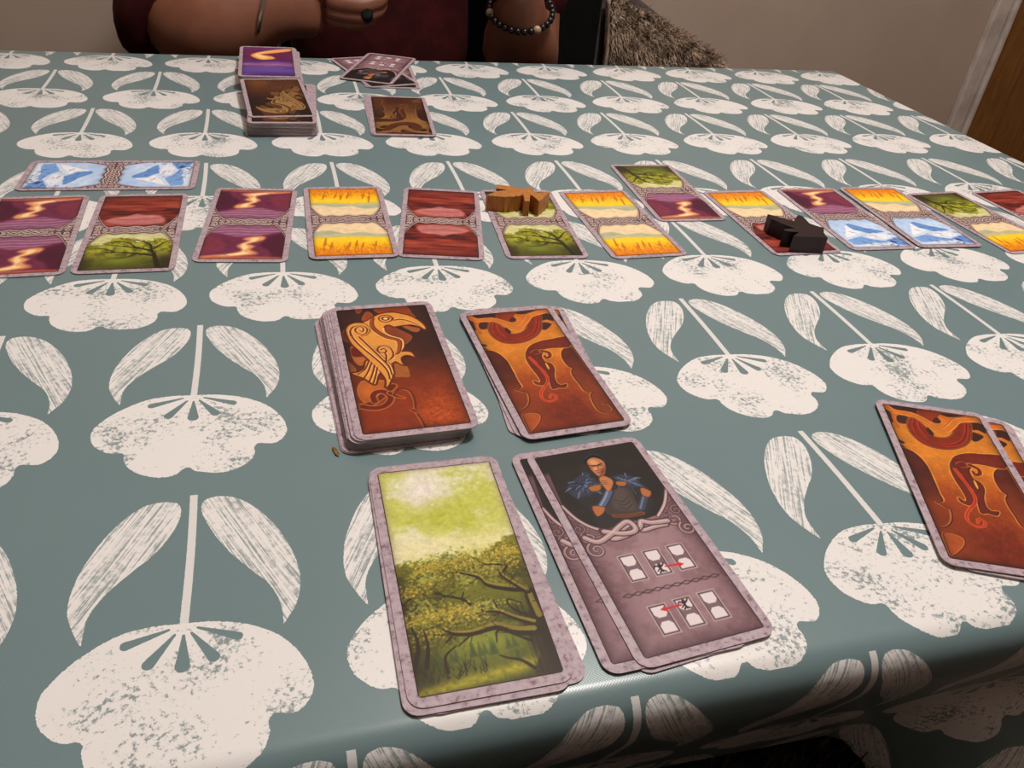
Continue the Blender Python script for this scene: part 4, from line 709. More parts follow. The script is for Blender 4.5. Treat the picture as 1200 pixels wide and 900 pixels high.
# ------------------------------------------------------------------ the room
WY = 1.78                                        # back wall
def struct(name, bm, mat, parent=None, loc=None):
    o = bm_obj(name, bm, mat, parent, loc)
    if parent is None: o['kind'] = 'structure'
    return o
bm = bmesh.new(); box(bm, (-0.808, WY + 0.06, 1.25), (5.19, 0.12, 2.5)); struct('wall_back', bm, MAT['wall'])
bm = bmesh.new(); box(bm, (-2.46, -0.05, 1.25), (0.12, 3.78, 2.5)); struct('wall_left', bm, MAT['wall'])
bm = bmesh.new(); box(bm, (2.86, -0.05, 1.25), (0.12, 3.78, 2.5)); struct('wall_right', bm, MAT['wall'])
bm = bmesh.new(); box(bm, (0.2, -2.00, 1.25), (5.44, 0.12, 2.5)); struct('wall_front', bm, MAT['wall'])
bm = bmesh.new(); box(bm, (2.71, WY + 0.06, 1.25), (0.30, 0.12, 2.5)); struct('wall_back_return', bm, MAT['wall'])
bm = bmesh.new(); box(bm, (2.13, WY + 0.06, 2.28), (0.86, 0.12, 0.44)); struct('wall_back_lintel', bm, MAT['wall'])
bm = bmesh.new(); box(bm, (0.2, 0.4, -0.03), (5.4, 5.0, 0.06)); struct('floor', bm, MAT['floor'])
bm = bmesh.new(); box(bm, (0.2, 0.4, 2.53), (5.4, 5.0, 0.06)); struct('ceiling', bm, MAT['ceiling'])
bm = bmesh.new(); box(bm, (-0.85, WY - 0.008, 0.06), (5.10, 0.016, 0.12), 0.003); struct('baseboard_back', bm, MAT['white_gloss'])
# door frame: casing with a bead, then the lining, then the door leaf
X1 = 1.725
TR = bpy.data.objects.new('trim_1', None); COL.objects.link(TR); TR['kind'] = 'structure'; TR.location = (X1, WY, 0)
bm = bmesh.new(); box(bm, (0.018, -0.009, 1.03), (0.042, 0.018, 2.06), 0.004); bm_obj('casing', bm, MAT['white_gloss'], TR)
bm = bmesh.new(); box(bm, (0.049, -0.013, 1.03), (0.014, 0.026, 2.06), 0.004); bm_obj('casing_bead', bm, MAT['white_gloss'], TR)
bm = bmesh.new(); box(bm, (0.43, -0.009, 2.08), (0.86, 0.018, 0.056), 0.004); bm_obj('head_casing', bm, MAT['white_gloss'], TR)
DO = bpy.data.objects.new('door_1', None); COL.objects.link(DO); DO['kind'] = 'structure'; DO.location = (X1 + 0.062, WY, 0)
for (x0, x1, z0, z1, d) in ((0, 0.11, 0, 2.05, 0.0), (0.65, 0.76, 0, 2.05, 0.0), (0.11, 0.65, 0, 0.2, 0.0), (0.11, 0.65, 1.93, 2.05, 0.0), (0.11, 0.65, 0.98, 1.1, 0.0)):
    bm = bmesh.new(); box(bm, ((x0 + x1) / 2, 0.02, (z0 + z1) / 2), (x1 - x0, 0.04, z1 - z0), 0.002); bm_obj('door_rail', bm, MAT['door'], DO)
for z0, z1 in ((0.2, 0.98), (1.1, 1.93)):
    bm = bmesh.new(); box(bm, (0.38, 0.026, (z0 + z1) / 2), (0.54, 0.02, z1 - z0), 0.001); bm_obj('door_panel', bm, MAT['door'], DO)
bm = bmesh.new(); tube(bm, [(0.705, 0.0, 1.02), (0.705, -0.05, 1.02)], 0.011, 12); tube(bm, [(0.705, -0.05, 1.02), (0.60, -0.05, 1.02)], 0.009, 12); bm_obj('door_handle', bm, MAT['silver'], DO)

# ------------------------------------------------------------------ table and cloth
TX0, TX1, TY0, TY1 = -0.66, 0.748, 0.152, 1.008  # flat part of the cloth
tb = tag(empty('dining_table', ((TX0 + TX1) / 2, (TY0 + TY1) / 2, 0)), 'wooden dining table hidden under the flowered oilcloth', 'table')
bm = bmesh.new(); box(bm, (0, 0, TZ - 0.0185), (TX1 - TX0 + 0.006, TY1 - TY0 + 0.006, 0.033), 0.006); bm_obj('tabletop', bm, MAT['pine'], tb)
for sx in (-1, 1):
    for sy in (-1, 1):
        bm = bmesh.new(); box(bm, (sx * 0.60, sy * 0.34, (TZ - 0.036) / 2), (0.06, 0.06, TZ - 0.036), 0.004); bm_obj('leg', bm, MAT['pine'], tb)
def cloth_mesh():
    R_, HANG = 0.014, 0.245
    def profile(d, kin, kout):
        """outward offset and drop at unfolded distance d past the flat edge; kin: tuck-in angle, kout: later flare-out"""
        n = max(int(d / 0.002), 1); o = z = 0.0; s = 0.0; st = d / n
        for i in range(n):
            s += st
            arc = R_ * math.pi / 2
            a = min(s / R_ if R_ else 9, math.pi / 2)
            if s > arc: a += kin * min((s - arc) / 0.015, 1.0) - kout * min(max((s - 0.085) / 0.03, 0), 1.0)
            o += math.cos(a) * st; z -= math.sin(a) * st
        return o, z
    HS = 0.10
    def axis(lo, hi, inner, dens_lo, dens_hi):
        a = list(np.linspace(lo, hi, inner))
        lo_ = [lo - d for d in dens_lo][::-1]; hi_ = [hi + d for d in dens_hi]
        return lo_ + a + hi_
    D = [0.0025 * i for i in range(1, 13)] + list(np.linspace(0.036, HANG, 34))
    Ds = [0.003 * i for i in range(1, 10)] + list(np.linspace(0.034, HS, 8))
    XS = axis(TX0, TX1, 120, Ds, Ds); YS = axis(TY0, TY1, 12, D, Ds)
    cache = {}
    V, UV = [], []
    for y in YS:
        for x in XS:
            dx = x - TX1 if x > TX1 else (x - TX0 if x < TX0 else 0.0)
            dy = y - TY1 if y > TY1 else (y - TY0 if y < TY0 else 0.0)
            d = math.hypot(dx, dy); bx, by = min(max(x, TX0), TX1), min(max(y, TY0), TY1)
            UV.append((x, y))
            if d < 1e-9: V.append((bx, by, TZ)); continue
            front = max(-dy / d, 0.0)
            fl = min(max((bx - FL0) / (FL1 - FL0), 0), 1); fl = fl * fl * (3 - 2 * fl)
            dd = min(d, HEM0 + (HANG - HEM0) * fl) if front > 0.02 else min(d, HS)
            dd = min(dd, HS + (dd - HS) * front) if dd > HS else dd
            kin = front * KIN + (1 - front) * 0.03 + 0.05 * math.sin(bx * 9 + by * 7) * (0.3 + 0.7 * (1 - front))
            kout = front * KOUT * fl
            key = (round(dd, 4), round(kin, 3), round(kout, 3))
            if key not in cache: cache[key] = profile(*key)
            o, z = cache[key]
            V.append((bx + dx / d * o, by + dy / d * o, TZ + z + 0.0002))
    nx = len(XS); F = []
    for j in range(len(YS) - 1):
        for i in range(nx - 1):
            q = (j * nx + i, j * nx + i + 1, (j + 1) * nx + i + 1, (j + 1) * nx + i)
            p = [Vector(V[k]) for k in q]
            if (p[0] - p[2]).length < 1e-5 or (p[1] - p[3]).length < 1e-5: continue
            if ((p[1] - p[0]).cross(p[3] - p[0])).length < 1e-10 and ((p[3] - p[2]).cross(p[1] - p[2])).length < 1e-10: continue
            F.append(q)
    me = mesh_from('tablecloth', V, F)
    uv = me.uv_layers.new(name='cloth')
    li = np.empty(len(me.loops), np.int32); me.loops.foreach_get('vertex_index', li)
    uv.data.foreach_set('uv', np.array(UV, np.float32)[li].ravel())
    return me
KIN, KOUT, FL0, FL1, HEM0 = 0.36, 0.78, 0.262, 0.35, 0.165
cl = obj('tablecloth', cloth_mesh(), MAT['cloth'], smooth=True)
tag(cl, 'grey-green oilcloth printed with cream hanging flowers, spread over the table', 'tablecloth')
sm_ = bmesh.new(); bmesh.ops.create_icosphere(sm_, subdivisions=2, radius=1.0)
for v in sm_.verts: v.co = Vector((v.co.x * 0.0011 * (1 + 0.3 * math.sin(9 * v.co.y)), v.co.y * 0.0038, v.co.z * 0.0004))
cr = bm_obj('sauce_smear', sm_, MAT['crumb'], None, (0.0115, 0.292, TZ + 0.0005), True); cr.rotation_euler = (0, 0, 0.25)
tag(cr, 'small brown smear of food on the oilcloth left of the thick card pile', 'crumb')

# ------------------------------------------------------------------ cards
BODY = card_body()
A_raven = paint_raven(0.3); A_dragon = paint_dragon(0.3)
PIC = {'raven': A_raven.mesh('picture'), 'dragon': A_dragon.mesh('picture')}
A_raven.I = tint(A_raven.I, 1); A_dragon.I = tint(A_dragon.I, 1)
def coarse(a, k=2):
    b = Art(IW, IH, a.res * k); yi = np.linspace(0, a.h - 1, b.h).round().astype(int); xi = np.linspace(0, a.w - 1, b.w).round().astype(int)
    b.I = a.I[np.ix_(yi, xi)]; return b
PIC['raven_b'] = coarse(A_raven).mesh('picture'); PIC['dragon_b'] = coarse(A_dragon).mesh('picture')
A_tr = paint_trickster(0.3); PIC['trickster'] = A_tr.mesh('picture'); PIC['trickster_b'] = coarse(A_tr).mesh('picture')
PIC['forest'] = paint_forest(0.3).mesh('picture')
LAND = {k: land_mesh(k) for k in ('ice', 'canyon', 'red', 'wheat', 'wood')}
BAND = band_mesh()
# the canyon filling a whole card, as on the far land pile
def paint_canyon_full(res):
    c = paint_land('canyon', res); a = Art(IW, IH, res)
    yi = np.linspace(0, c.h - 1, a.h).round().astype(int); xi = np.linspace(0, c.w - 1, a.w).round().astype(int)
    a.I = c.I[np.ix_(yi, xi)].copy()
    t = (57.8 - a.Y) / IH
    a.I[:] = C3(86, 40, 104); f = fbm(a.h, a.w, 8 / res, 4, 0.55, 91, 4.0)
    a.mixin(C3(120, 70, 140), np.clip((f - 0.5) * 5, 0, 1)); a.mixin(C3(112, 34, 64), np.clip((0.34 - np.abs(t - 0.24)) * 3, 0, 1) * 0.8)
    a.mixin(C3(92, 84, 170), np.exp(-((t - 0.84) / 0.08) ** 2) * 0.8); a.mixin(C3(176, 132, 176), np.exp(-((t - 0.64) / 0.06) ** 2) * np.clip(f * 1.6, 0, 1) * 0.8)
    a.fill([(26, 55), (26, 45), (4, 32), (-7, 26), (3, 20), (7, 10), (-5, 4), (-13, 10), (-18, 22), (-12, 34), (4, 46)], C3(246, 168, 92), soft=2.5)
    a.fill([(22, 51), (4, 40), (-9, 30), (-5, 22), (0, 13), (-6, 9), (-11, 15), (-14, 24), (-4, 38)], C3(255, 220, 150), 0.85, soft=2)
    a.edge(0.4, 1.5); return a
PIC['canyon'] = paint_canyon_full(0.6).mesh('picture')
EPS = 0.00004
def card(name, x, y, z, deg, label, group=None, pic=None, lands=None, cat='card', tilt=None, bend=None):
    """one card: its stock is the thing, the printed picture(s) lie on it as parts"""
    o = bpy.data.objects.new(name, BODY); COL.objects.link(o)
    o.location = (x, y, TZ + 0.0003 + z); o.rotation_euler = ((tilt or 0.0), 0, math.radians(deg))
    tag(o, label, cat, group)
    if pic:
        p = bpy.data.objects.new('picture', PIC[pic]); COL.objects.link(p); p.parent = o; p.location = (0, 0, CT / 1000 + EPS)
    if lands:
        for k, s in zip(lands, (0, math.pi)):
            p = bpy.data.objects.new('land_picture', LAND[k]); COL.objects.link(p); p.parent = o; p.location = (0, 0, CT / 1000 + EPS); p.rotation_euler = (0, 0, s)
        p = bpy.data.objects.new('knotwork_band', BAND); COL.objects.link(p); p.parent = o; p.location = (0, 0, CT / 1000 + EPS)
    return o
T = CT / 1000 + 0.00006                           # step from one card to the next in a pile
def lerp(a, b, t): return a + (b - a) * t
# thick near pile of raven backs, sheared to the left towards its foot
G1 = 'cards in the thick raven pile'
prof = [0.0, 0.06, 0.30, 0.36, 0.42, 0.40, 0.48, 0.46, 0.52, 0.50, 0.56, 0.72, 0.80, 1.0]
for i, t in enumerate(prof):
    x, y, a = lerp(0.0408, 0.0487, t), lerp(0.3515, 0.3516, t) + (0.0012 if 2 <= i < 10 else 0), lerp(3.2, 1.8, t) + (i % 3 - 1) * 0.25
    if i == len(prof) - 1: card('playing_card', x, y, i * T, 1.8, 'red-brown card backed with a golden raven, topmost of the thick near pile', G1, 'raven')
    elif i == 0: card('playing_card', x, y, 0, a, 'bottom card of the thick near raven pile, jutting out to the left', G1, 'raven')
    else: card('playing_card', x, y, i * T, a, 'mauve-edged card inside the thick near raven pile, only its edges showing', G1)
# near dragon backs
G2 = 'dragon-backed cards right of the raven pile'
card('playing_card', 0.1285, 0.3514, 0, -2.4, 'dragon-backed card almost covered by the one beside the raven pile, its corner jutting left', G2, 'dragon')
card('playing_card', 0.1262, 0.3505, T, 2.2, 'middle card of the small dragon-backed pile beside the thick raven pile', G2, 'dragon')
card('playing_card', 0.1270, 0.3478, 2 * T + 0.0006, 3.9, 'topmost orange dragon-backed card lying right of the thick raven pile', G2, 'dragon')
# near face-up land
G3 = 'face-up forest cards'
card('playing_card', 0.0572, 0.2130, 0, 2.9, 'lowest forest card, its rounded corner peeping out at the right of the face-up trio', G3)
card('playing_card', 0.0537, 0.2122, T, -0.4, 'middle forest card, a thin mauve rim showing under the face-up tree picture', G3)
card('playing_card', 0.0550, 0.2146, 2 * T, 0.3, 'face-up card with a gnarled tree under a yellow-green sky, nearest the viewer', G3, 'forest')
# near trickster cards
G4 = 'face-up cards with a brooding man'
card('playing_card', 0.1318, 0.2152, 0, 6.6, 'lowest brooding-man card, mauve rim showing at top left and lower right of the trio', G4, 'trickster')
card('playing_card', 0.1240, 0.2154, T, 2.2, 'second brooding-man card, its left strip showing beside the tree card', G4, 'trickster')
card('playing_card', 0.1338, 0.2161, 2 * T, 5.0, 'topmost card with a brooding man in blue fur above six move symbols', G4, 'trickster')
# dragon backs at the right edge
G5 = 'dragon-backed cards at the right edge'
card('playing_card', 0.3215, 0.2165, 0, -24.5, 'dragon-backed card under the others at the right, its lower rim showing', G5, 'dragon')
card('playing_card', 0.3206, 0.2170, T, -23.9, 'second dragon-backed card at the right edge, a strip showing beside the top one', G5, 'dragon')
card('playing_card', 0.3116, 0.2223, 2 * T + 0.0004, -21.7, 'tilted orange dragon-backed card on top, far right beside a cream flower', G5, 'dragon')
# the row of land cards (upper land first)
G6 = 'land cards in the row across the table'
row = [(-0.1679, 0.5422, 1.8, ('canyon', 'canyon'), 'leftmost land card of the row, purple canyon twice, half out of the photo'),
 (-0.1031, 0.5428, -0.3, ('red', 'wood'), 'land card with red desert above a green tree, second from the left'),
 (-0.0291, 0.5507, -5.2, ('canyon', 'canyon'), 'land card with purple canyon twice, between the red-and-green card and the yellow one'),
 (0.0398, 0.5496, -0.7, ('wheat', 'wheat'), 'land card with two yellow wheat fields, overlapping the all-red card'),
 (0.1059, 0.5445, -12.6, ('red', 'red'), 'land card with two red deserts, in the middle of the row'),
 (0.1756, 0.5389, -3.4, ('wood', 'wood'), 'land card with two green trees, under the brown wooden raven'),
 (0.2467, 0.5348, 1.6, ('wheat', 'wheat'), 'land card with two yellow wheat fields, right of the brown wooden raven'),
 (0.3110, 0.5936, -1.3, ('wood', 'canyon'), 'land card with green tree above purple canyon, pushed up out of the row'),
 (0.3752, 0.5293, 0.9, ('wheat', 'red'), 'land card with wheat above red desert, under the black wooden raven'),
 (0.4471, 0.5316, -1.3, ('canyon', 'ice'), 'land card with purple canyon above blue ice peaks'),
 (0.5098, 0.5301, -2.4, ('wheat', 'ice'), 'land card with yellow wheat above blue ice peaks'),
 (0.5770, 0.5168, 4.0, ('wood', 'wheat'), 'land card with green tree above yellow wheat, near the right edge'),
 (0.6507, 0.5186, 4.2, ('red', 'wheat'), 'rightmost land card, red desert above wheat, cut by the photo edge')]
zs = [0, 0, 0, T, 0, 0, 0, 0, 0, 0, T, 0, 0]
row[4] = (0.1075, 0.5440, -10.5) + row[4][3:]
for (x, y, a, l, lab), z in zip(row, zs): card('land_card', x, y, z, a, lab, G6, lands=l)
card('land_card', -0.1302, 0.6437, 0, 89.1, 'land card laid crosswise with two blue ice peaks, above the row at the left', G6, lands=('ice', 'ice'))
# far player's piles
G7 = "cards in the far player's raven pile"
for i in range(24):
    a = random.uniform(-3.2, -2.2); x, y = 0.0008 + random.uniform(-.0006, .0006), 0.7953 + random.uniform(-.0006, .0006)
    if i == 23: card('playing_card', -0.0048, 0.8072, i * T, 184.4, 'topmost dark card with a golden raven head-down, on the far thick pile', G7, 'raven_b')
    elif i == 22: card('playing_card', -0.0016, 0.7915, i * T, 180.6, 'second dark raven card of the far thick pile, a strip showing below the topmost', G7, 'raven_b')
    else: card('playing_card', x, y, i * T, a, 'mauve-edged card inside the far thick raven pile, only its edge showing', G7)
G8 = 'cards in the far land pile'
for i in range(26):
    x, y = -0.0105 + (0.0025 if i < 20 else 0) + random.uniform(-.0006, .0006), 0.9325 + random.uniform(-.0008, .0008)
    if i == 25: card('playing_card', -0.0112, 0.9325, i * T, 17.0 - 17.0, 'purple canyon card with an orange streak, on the far pile by the bare forearm', G8, 'canyon')
    else: card('playing_card', x, y, i * T, random.uniform(-1, 1), 'mauve-edged card inside the far land pile, only its edge showing', G8)
G9 = "far player's dragon-backed cards"
card('playing_card', 0.1088, 0.7932, 0, -2.0, "lowest dragon-backed card of the far player's small pile, rim showing at its left", G9)
card('playing_card', 0.1100, 0.7927, T, -3.0, "middle dragon-backed card of the far player's small pile", G9)
card('playing_card', 0.1116, 0.7924, 2 * T, 176.0, 'dark golden dragon-backed card upside down, on the far side by the man cards', G9, 'dragon_b')
G10 = "far player's fanned man cards"
card('playing_card', 0.1190, 0.9500, 0, 178.0, 'third man card of the far fan, showing only slivers beneath the others', G10, 'trickster_b')
card('playing_card', 0.1033, 0.9539, T, 196.6, 'second man card of the far fan, slanting the other way under the top one', G10, 'trickster_b')
card('playing_card', 0.1118, 0.9660, 2 * T, 158.5, 'topmost man card of the far fan, upside down by the maroon top', G10, 'trickster_b')

# ------------------------------------------------------------------ wooden ravens
def prism(name, P, h, mat, loc, label):
    c = np.mean(P, 0); bm = bmesh.new()
    f = bm.faces.new([bm.verts.new((x - c[0], y - c[1], 0)) for x, y in P]); f.normal_update()
    if f.normal.z < 0: f.normal_flip()
    r = bmesh.ops.extrude_face_region(bm, geom=[f]); 
    for v in r['geom']:
        if isinstance(v, bmesh.types.BMVert): v.co.z = h
    bmesh.ops.recalc_face_normals(bm, faces=bm.faces)
    es = [e for e in bm.edges if len(e.link_faces) == 2 and abs(e.link_faces[0].normal.z) + abs(e.link_faces[1].normal.z) > 0.9]
    bmesh.ops.bevel(bm, geom=es, offset=0.0004, segments=2, affect='EDGES', profile=0.5)
    o = bm_obj(name, bm, mat, None, (c[0], c[1], loc))
    return tag(o, label, 'game piece', 'wooden raven pieces on the land cards')
P1 = [(.1562,.5744),(.1585,.5823),(.1642,.5797),(.1695,.5779),(.1748,.5737),(.1796,.5727),(.183,.5757),(.1852,.5722),(.1842,.5672),(.187,.5640),(.1929,.565),(.1973,.5648),(.1835,.547),(.1815,.5580),(.1800,.5600),(.1762,.5480),(.1722,.5490),(.1745,.5610),(.1707,.5582),(.1680,.5586),(.1653,.5566),(.1625,.5580),(.1592,.5568),(.1545,.5582),(.145,.5609),(.1544,.5682),(.1640,.5706)]
prism('raven_piece', P1, 0.0125, MAT['oak_piece'], TZ + 0.0009, 'brown wooden flying-raven piece standing on the double green land card')
P2 = [(.3612,.5124),(.3665,.5077),(.3726,.5014),(.3765,.4985),(.3822,.5052),(.387,.5097),(.3892,.5063),(.3880,.4986),(.3871,.4932),(.3895,.4895),(.3945,.4846),(.3890,.4760),(.3869,.4675),(.3600,.4721),(.3690,.4790),(.3640,.4800),(.3580,.4825),(.3600,.4850),(.3715,.4860),(.3677,.4884),(.3632,.4954),(.3595,.5040)]
prism('raven_piece', P2, 0.0130, MAT['black_piece'], TZ + 0.0009, 'black wooden flying-raven piece standing on the wheat-and-red land card')

# ------------------------------------------------------------------ the other player
def skin_mesh(name, chains, mat, parent=None, sub=2, loc=None):
    """chains: list of vertex lists [(x,y,z,rx,ry)], linked where a chain starts with an int (index of an earlier vertex)"""
    V, E, Rr, roots = [], [], [], []
    for ch in chains:
        prev = None
        for it in ch:
            if isinstance(it, int): prev = it; continue
            V.append(it[:3]); Rr.append(it[3:5] if len(it) > 4 else (it[3], it[3]))
            if prev is None: roots.append(len(V) - 1)
            else: E.append((prev, len(V) - 1))
            prev = len(V) - 1
    me = bpy.data.meshes.new(name); me.from_pydata(V, E, []); me.update()
    o = obj(name, me, mat, parent, loc)
    md = o.modifiers.new('skin', 'SKIN'); md.use_smooth_shade = True; md.branch_smoothing = 0.5
    for i, r in enumerate(Rr):
        sv = me.skin_vertices[0].data[i]; sv.radius = r; sv.use_root = i in roots
    s2 = o.modifiers.new('sub', 'SUBSURF'); s2.levels = sub; s2.render_levels = sub
    return o
PX, PY = 0.16, 1.34
person = tag(empty('person', (PX, PY, 0.46)), 'person in a maroon top leaning both forearms behind the far table edge', 'person')
def L(x, y, z, *r): return (x - PX, y - PY, z - 0.46) + r        # world -> person frame
Z = TZ
body = [
 [L(.16,1.36,.585,.115,.085), L(.16,1.37,.70,.11,.08), L(.16,1.37,.86,.13,.09), L(.16,1.36,1.00,.12,.085), L(.16,1.35,1.11,.055,.055), L(.16,1.335,1.19,.055,.06), L(.16,1.325,1.26,.078,.095), L(.16,1.325,1.34,.075,.095), L(.16,1.33,1.395,.045,.06)],
 [3, L(-.01,1.37,1.04,.062), L(-.08,1.28,.91,.055), L(-.130,1.152,.745,.050), L(-.085,1.128,.745,.064), L(-.045,1.114,.762,.056), L(-.008,1.104,.783,.041,.034), L(.025,1.097,.790,.040,.027), L(.062,1.092,.796,.044,.026)],
 [3, L(.33,1.37,1.04,.062), L(.372,1.30,.90,.056), L(.362,1.225,.700,.056), L(.330,1.150,.735,.064), L(.318,1.115,.780,.046,.040), L(.312,1.098,.820,.038,.029), L(.30,1.08,.855,.042,.026)],
 [0, L(.07,1.30,.52,.085), L(.05,1.02,.52,.065), L(.05,1.0,.28,.052), L(.05,1.03,.07,.04), L(.05,.93,.04,.035)],
 [0, L(.25,1.30,.52,.085), L(.28,1.02,.52,.065), L(.28,1.0,.28,.052), L(.28,1.03,.07,.04), L(.28,.93,.04,.035)],
]
# fingers: right hand curls round the hidden hand of cards, thumb on top
for k, (dy, dz, l) in enumerate(((-.012, .014, 1.0), (-.016, .000, 1.05), (-.013, -.012, 1.0), (-.006, -.022, .85))):
    bx, by, bz = .078, 1.086 + dy, .802 + dz
    body.append([L(bx - .02, by + .002, bz, .0115), L(bx + .022 * l, by - .008, bz - .004, .0110), L(bx + .043 * l, by - .004, bz + .002, .0102), L(bx + .052 * l, by + .012, bz + .010, .0095), L(bx + .044 * l, by + .024, bz + .014, .0080)])
body.append([L(.035,1.088,.812,.013), L(.062,1.075,.832,.0115), L(.085,1.075,.840,.0105), L(.105,1.082,.842,.009)])
for k, (dx, dy, l) in enumerate(((-.014, -.012, 1.0), (-.004, -.018, 1.05), (.008, -.018, 1.0), (.018, -.012, .85))):
    bx, by, bz = .297 + dx, 1.080 + dy * .5, .880
    body.append([L(bx, by + .004, bz - .02, .0095), L(bx - .012, by - .008, bz + .020 * l, .0090), L(bx - .030 * l, by - .006, bz + .032 * l, .0082), L(bx - .046 * l, by + .004, bz + .030 * l, .0072)])
body.append([L(.285,1.092,.858,.012), L(.262,1.088,.872,.0105), L(.245,1.086,.890,.009), L(.236,1.086,.902,.008)])
skin_mesh('body', body, MAT['skin'], person)
# face
for s in (-1, 1):
    bm = bmesh.new(); bmesh.ops.create_uvsphere(bm, u_segments=12, v_segments=8, radius=0.012, matrix=Matrix.Translation(L(.16 + s * .030, 1.243, 1.315))); bm_obj('eye', bm, MAT['eye_white'], person, smooth=True)
    bm = bmesh.new(); tube(bm, [L(.16 + s * .076, 1.33, 1.33), L(.16 + s * .084, 1.34, 1.315), L(.16 + s * .080, 1.335, 1.285)], [.010, .014, .008], 8); bm_obj('ear', bm, MAT['skin'], person, smooth=True)
bm = bmesh.new(); tube(bm, [L(.16,1.236,1.32), L(.16,1.222,1.29), L(.16,1.216,1.272), L(.16,1.236,1.262)], [.008, .012, .015, .008], 10); bm_obj('nose', bm, MAT['skin'], person, smooth=True)
bm = bmesh.new(); tube(bm, [L(.135,1.243,1.236), L(.16,1.234,1.238), L(.185,1.243,1.236)], [.003, .006, .003], 8); bm_obj('mouth', bm, MAT['maroon'], person, smooth=True)
bm = bmesh.new(); bmesh.ops.create_uvsphere(bm, u_segments=24, v_segments=16, radius=1.0)
for v in list(bm.verts):
    if v.co.y < -0.35 and v.co.z < 0.35: bm.verts.remove(v); continue
    v.co = Vector(L(.16 + v.co.x * .098, 1.345 + v.co.y * .112, 1.335 + v.co.z * (.095 if v.co.z > 0 else .17)))
bm_obj('hair', bm, MAT['hair'], person, smooth=True)
top = [
 [L(.16,1.36,.605,.162,.13), L(.16,1.36,.72,.155,.125), L(.16,1.36,.88,.155,.115), L(.16,1.36,1.02,.135,.10), L(.16,1.35,1.10,.070,.068)],
 [3, L(-.015,1.37,1.04,.076), L(-.085,1.28,.91,.068), L(-.140,1.164,.752,.070), L(-.122,1.144,.745,.079)],
 [3, L(.335,1.37,1.04,.076), L(.378,1.30,.90,.068), L(.368,1.245,.735,.066)],
]
skin_mesh('maroon_top', top, MAT['maroon'], person)
skin_mesh('trousers', [[L(.16,1.36,.605,.152,.12)], [0, L(.07,1.30,.53,.098), L(.05,1.02,.53,.080), L(.05,1.0,.28,.068), L(.05,1.03,.10,.06)], [0, L(.25,1.30,.53,.098), L(.28,1.02,.53,.080), L(.28,1.0,.28,.068), L(.28,1.03,.10,.06)]], MAT['denim'], person)
def ring_obj(name, c, nrm, rad, thick, mat, label, cat, beads=0, mat2=None, sq=1.0):
    c = Vector(c); n = Vector(nrm).normalized(); a = n.orthogonal().normalized(); b = n.cross(a)
    e = tag(empty(name, c), label, cat) if beads else None
    if not beads:
        bm = bmesh.new(); K = 36; M_ = 8
        R_ = [[bm.verts.new((a * math.cos(t) + b * math.sin(t)) * (rad + thick * math.cos(p)) + n * thick * sq * math.sin(p)) for p in np.linspace(0, 2 * math.pi, M_, endpoint=False)] for t in np.linspace(0, 2 * math.pi, K, endpoint=False)]
        for i in range(K):
            for j in range(M_): bm.faces.new((R_[i][j], R_[(i + 1) % K][j], R_[(i + 1) % K][(j + 1) % M_], R_[i][(j + 1) % M_]))
        return tag(bm_obj(name, bm, mat, None, c, True), label, cat)
    proto = None
    for i in range(beads):
        t = 2 * math.pi * i / beads
        bm = bmesh.new(); bmesh.ops.create_uvsphere(bm, u_segments=10, v_segments=7, radius=thick * (1.2 if i % 9 == 2 else 1.0))
        bm_obj('bead', bm, mat2 if i % 9 == 2 else mat, e, (a * math.cos(t) + b * math.sin(t)) * rad, True)
    return e
ring_obj('bangle', (-.012, 1.104, .786), (1, -0.1, -.28), .0400, .0024, MAT['silver'], 'thin silver bangle round the left-hand wrist in the photo', 'bangle')
ring_obj('bracelet', (.317, 1.110, .793), (-.12, -.45, .9), .0425, .0045, MAT['black_bead'], 'dark beaded bracelet with pale beads on the right-hand wrist in the photo', 'bracelet', 30, MAT['pale_bead'])
ring_obj('finger_ring', (.106, 1.069, .793), (1, .15, .1), .0125, .0038, MAT['black_bead'], 'black ring on a finger of the hand over the card fan', 'ring', sq=2.0)

# chair of the other player, and the one under the fleece
def chair(name, x, y, w, d, back_top, mat, label, slant=0.0, x1=None):
    e = tag(empty(name, (x, y, 0)), label, 'chair')
    bm = bmesh.new(); box(bm, (0, 0, .44), (w, d, .05), .012); bm_obj('seat', bm, mat, e)
    bm = bmesh.new()
    pr = [(-w / 2, .47), (w / 2, .47), (w / 2, back_top - slant), (-w / 2 + w * .06, back_top), (-w / 2, back_top)]
    f = bm.faces.new([bm.verts.new((px, d / 2 - .03, pz)) for px, pz in pr]); r = bmesh.ops.extrude_face_region(bm, geom=[f])
    for v in r['geom']:
        if isinstance(v, bmesh.types.BMVert): v.co.y += .06
    bmesh.ops.recalc_face_normals(bm, faces=bm.faces); bmesh.ops.bevel(bm, geom=list(bm.edges), offset=.012, segments=3, affect='EDGES', profile=.5)
    bm_obj('backrest', bm, mat, e)
    for sx in (-1, 1):
        for sy in (-1, 1):
            bm = bmesh.new(); tube(bm, [(sx * (w / 2 - .03), sy * (d / 2 - .03), .42), (sx * (w / 2 - .02), sy * (d / 2 - .02), 0)], [.02, .016], 10); bm_obj('leg', bm, MAT['black_bead'], e)
    return e
chair('upholstered_chair', 0.305, 1.36, 0.60, 0.44, 1.02, MAT['black_cloth'], 'black chair the person in the maroon top sits on')
chair('upholstered_chair', 0.775, 1.52, 0.29, 0.36, 0.765, MAT['grey_uph'], 'dark grey chair with a sloping back under the sheepskin', slant=.15)
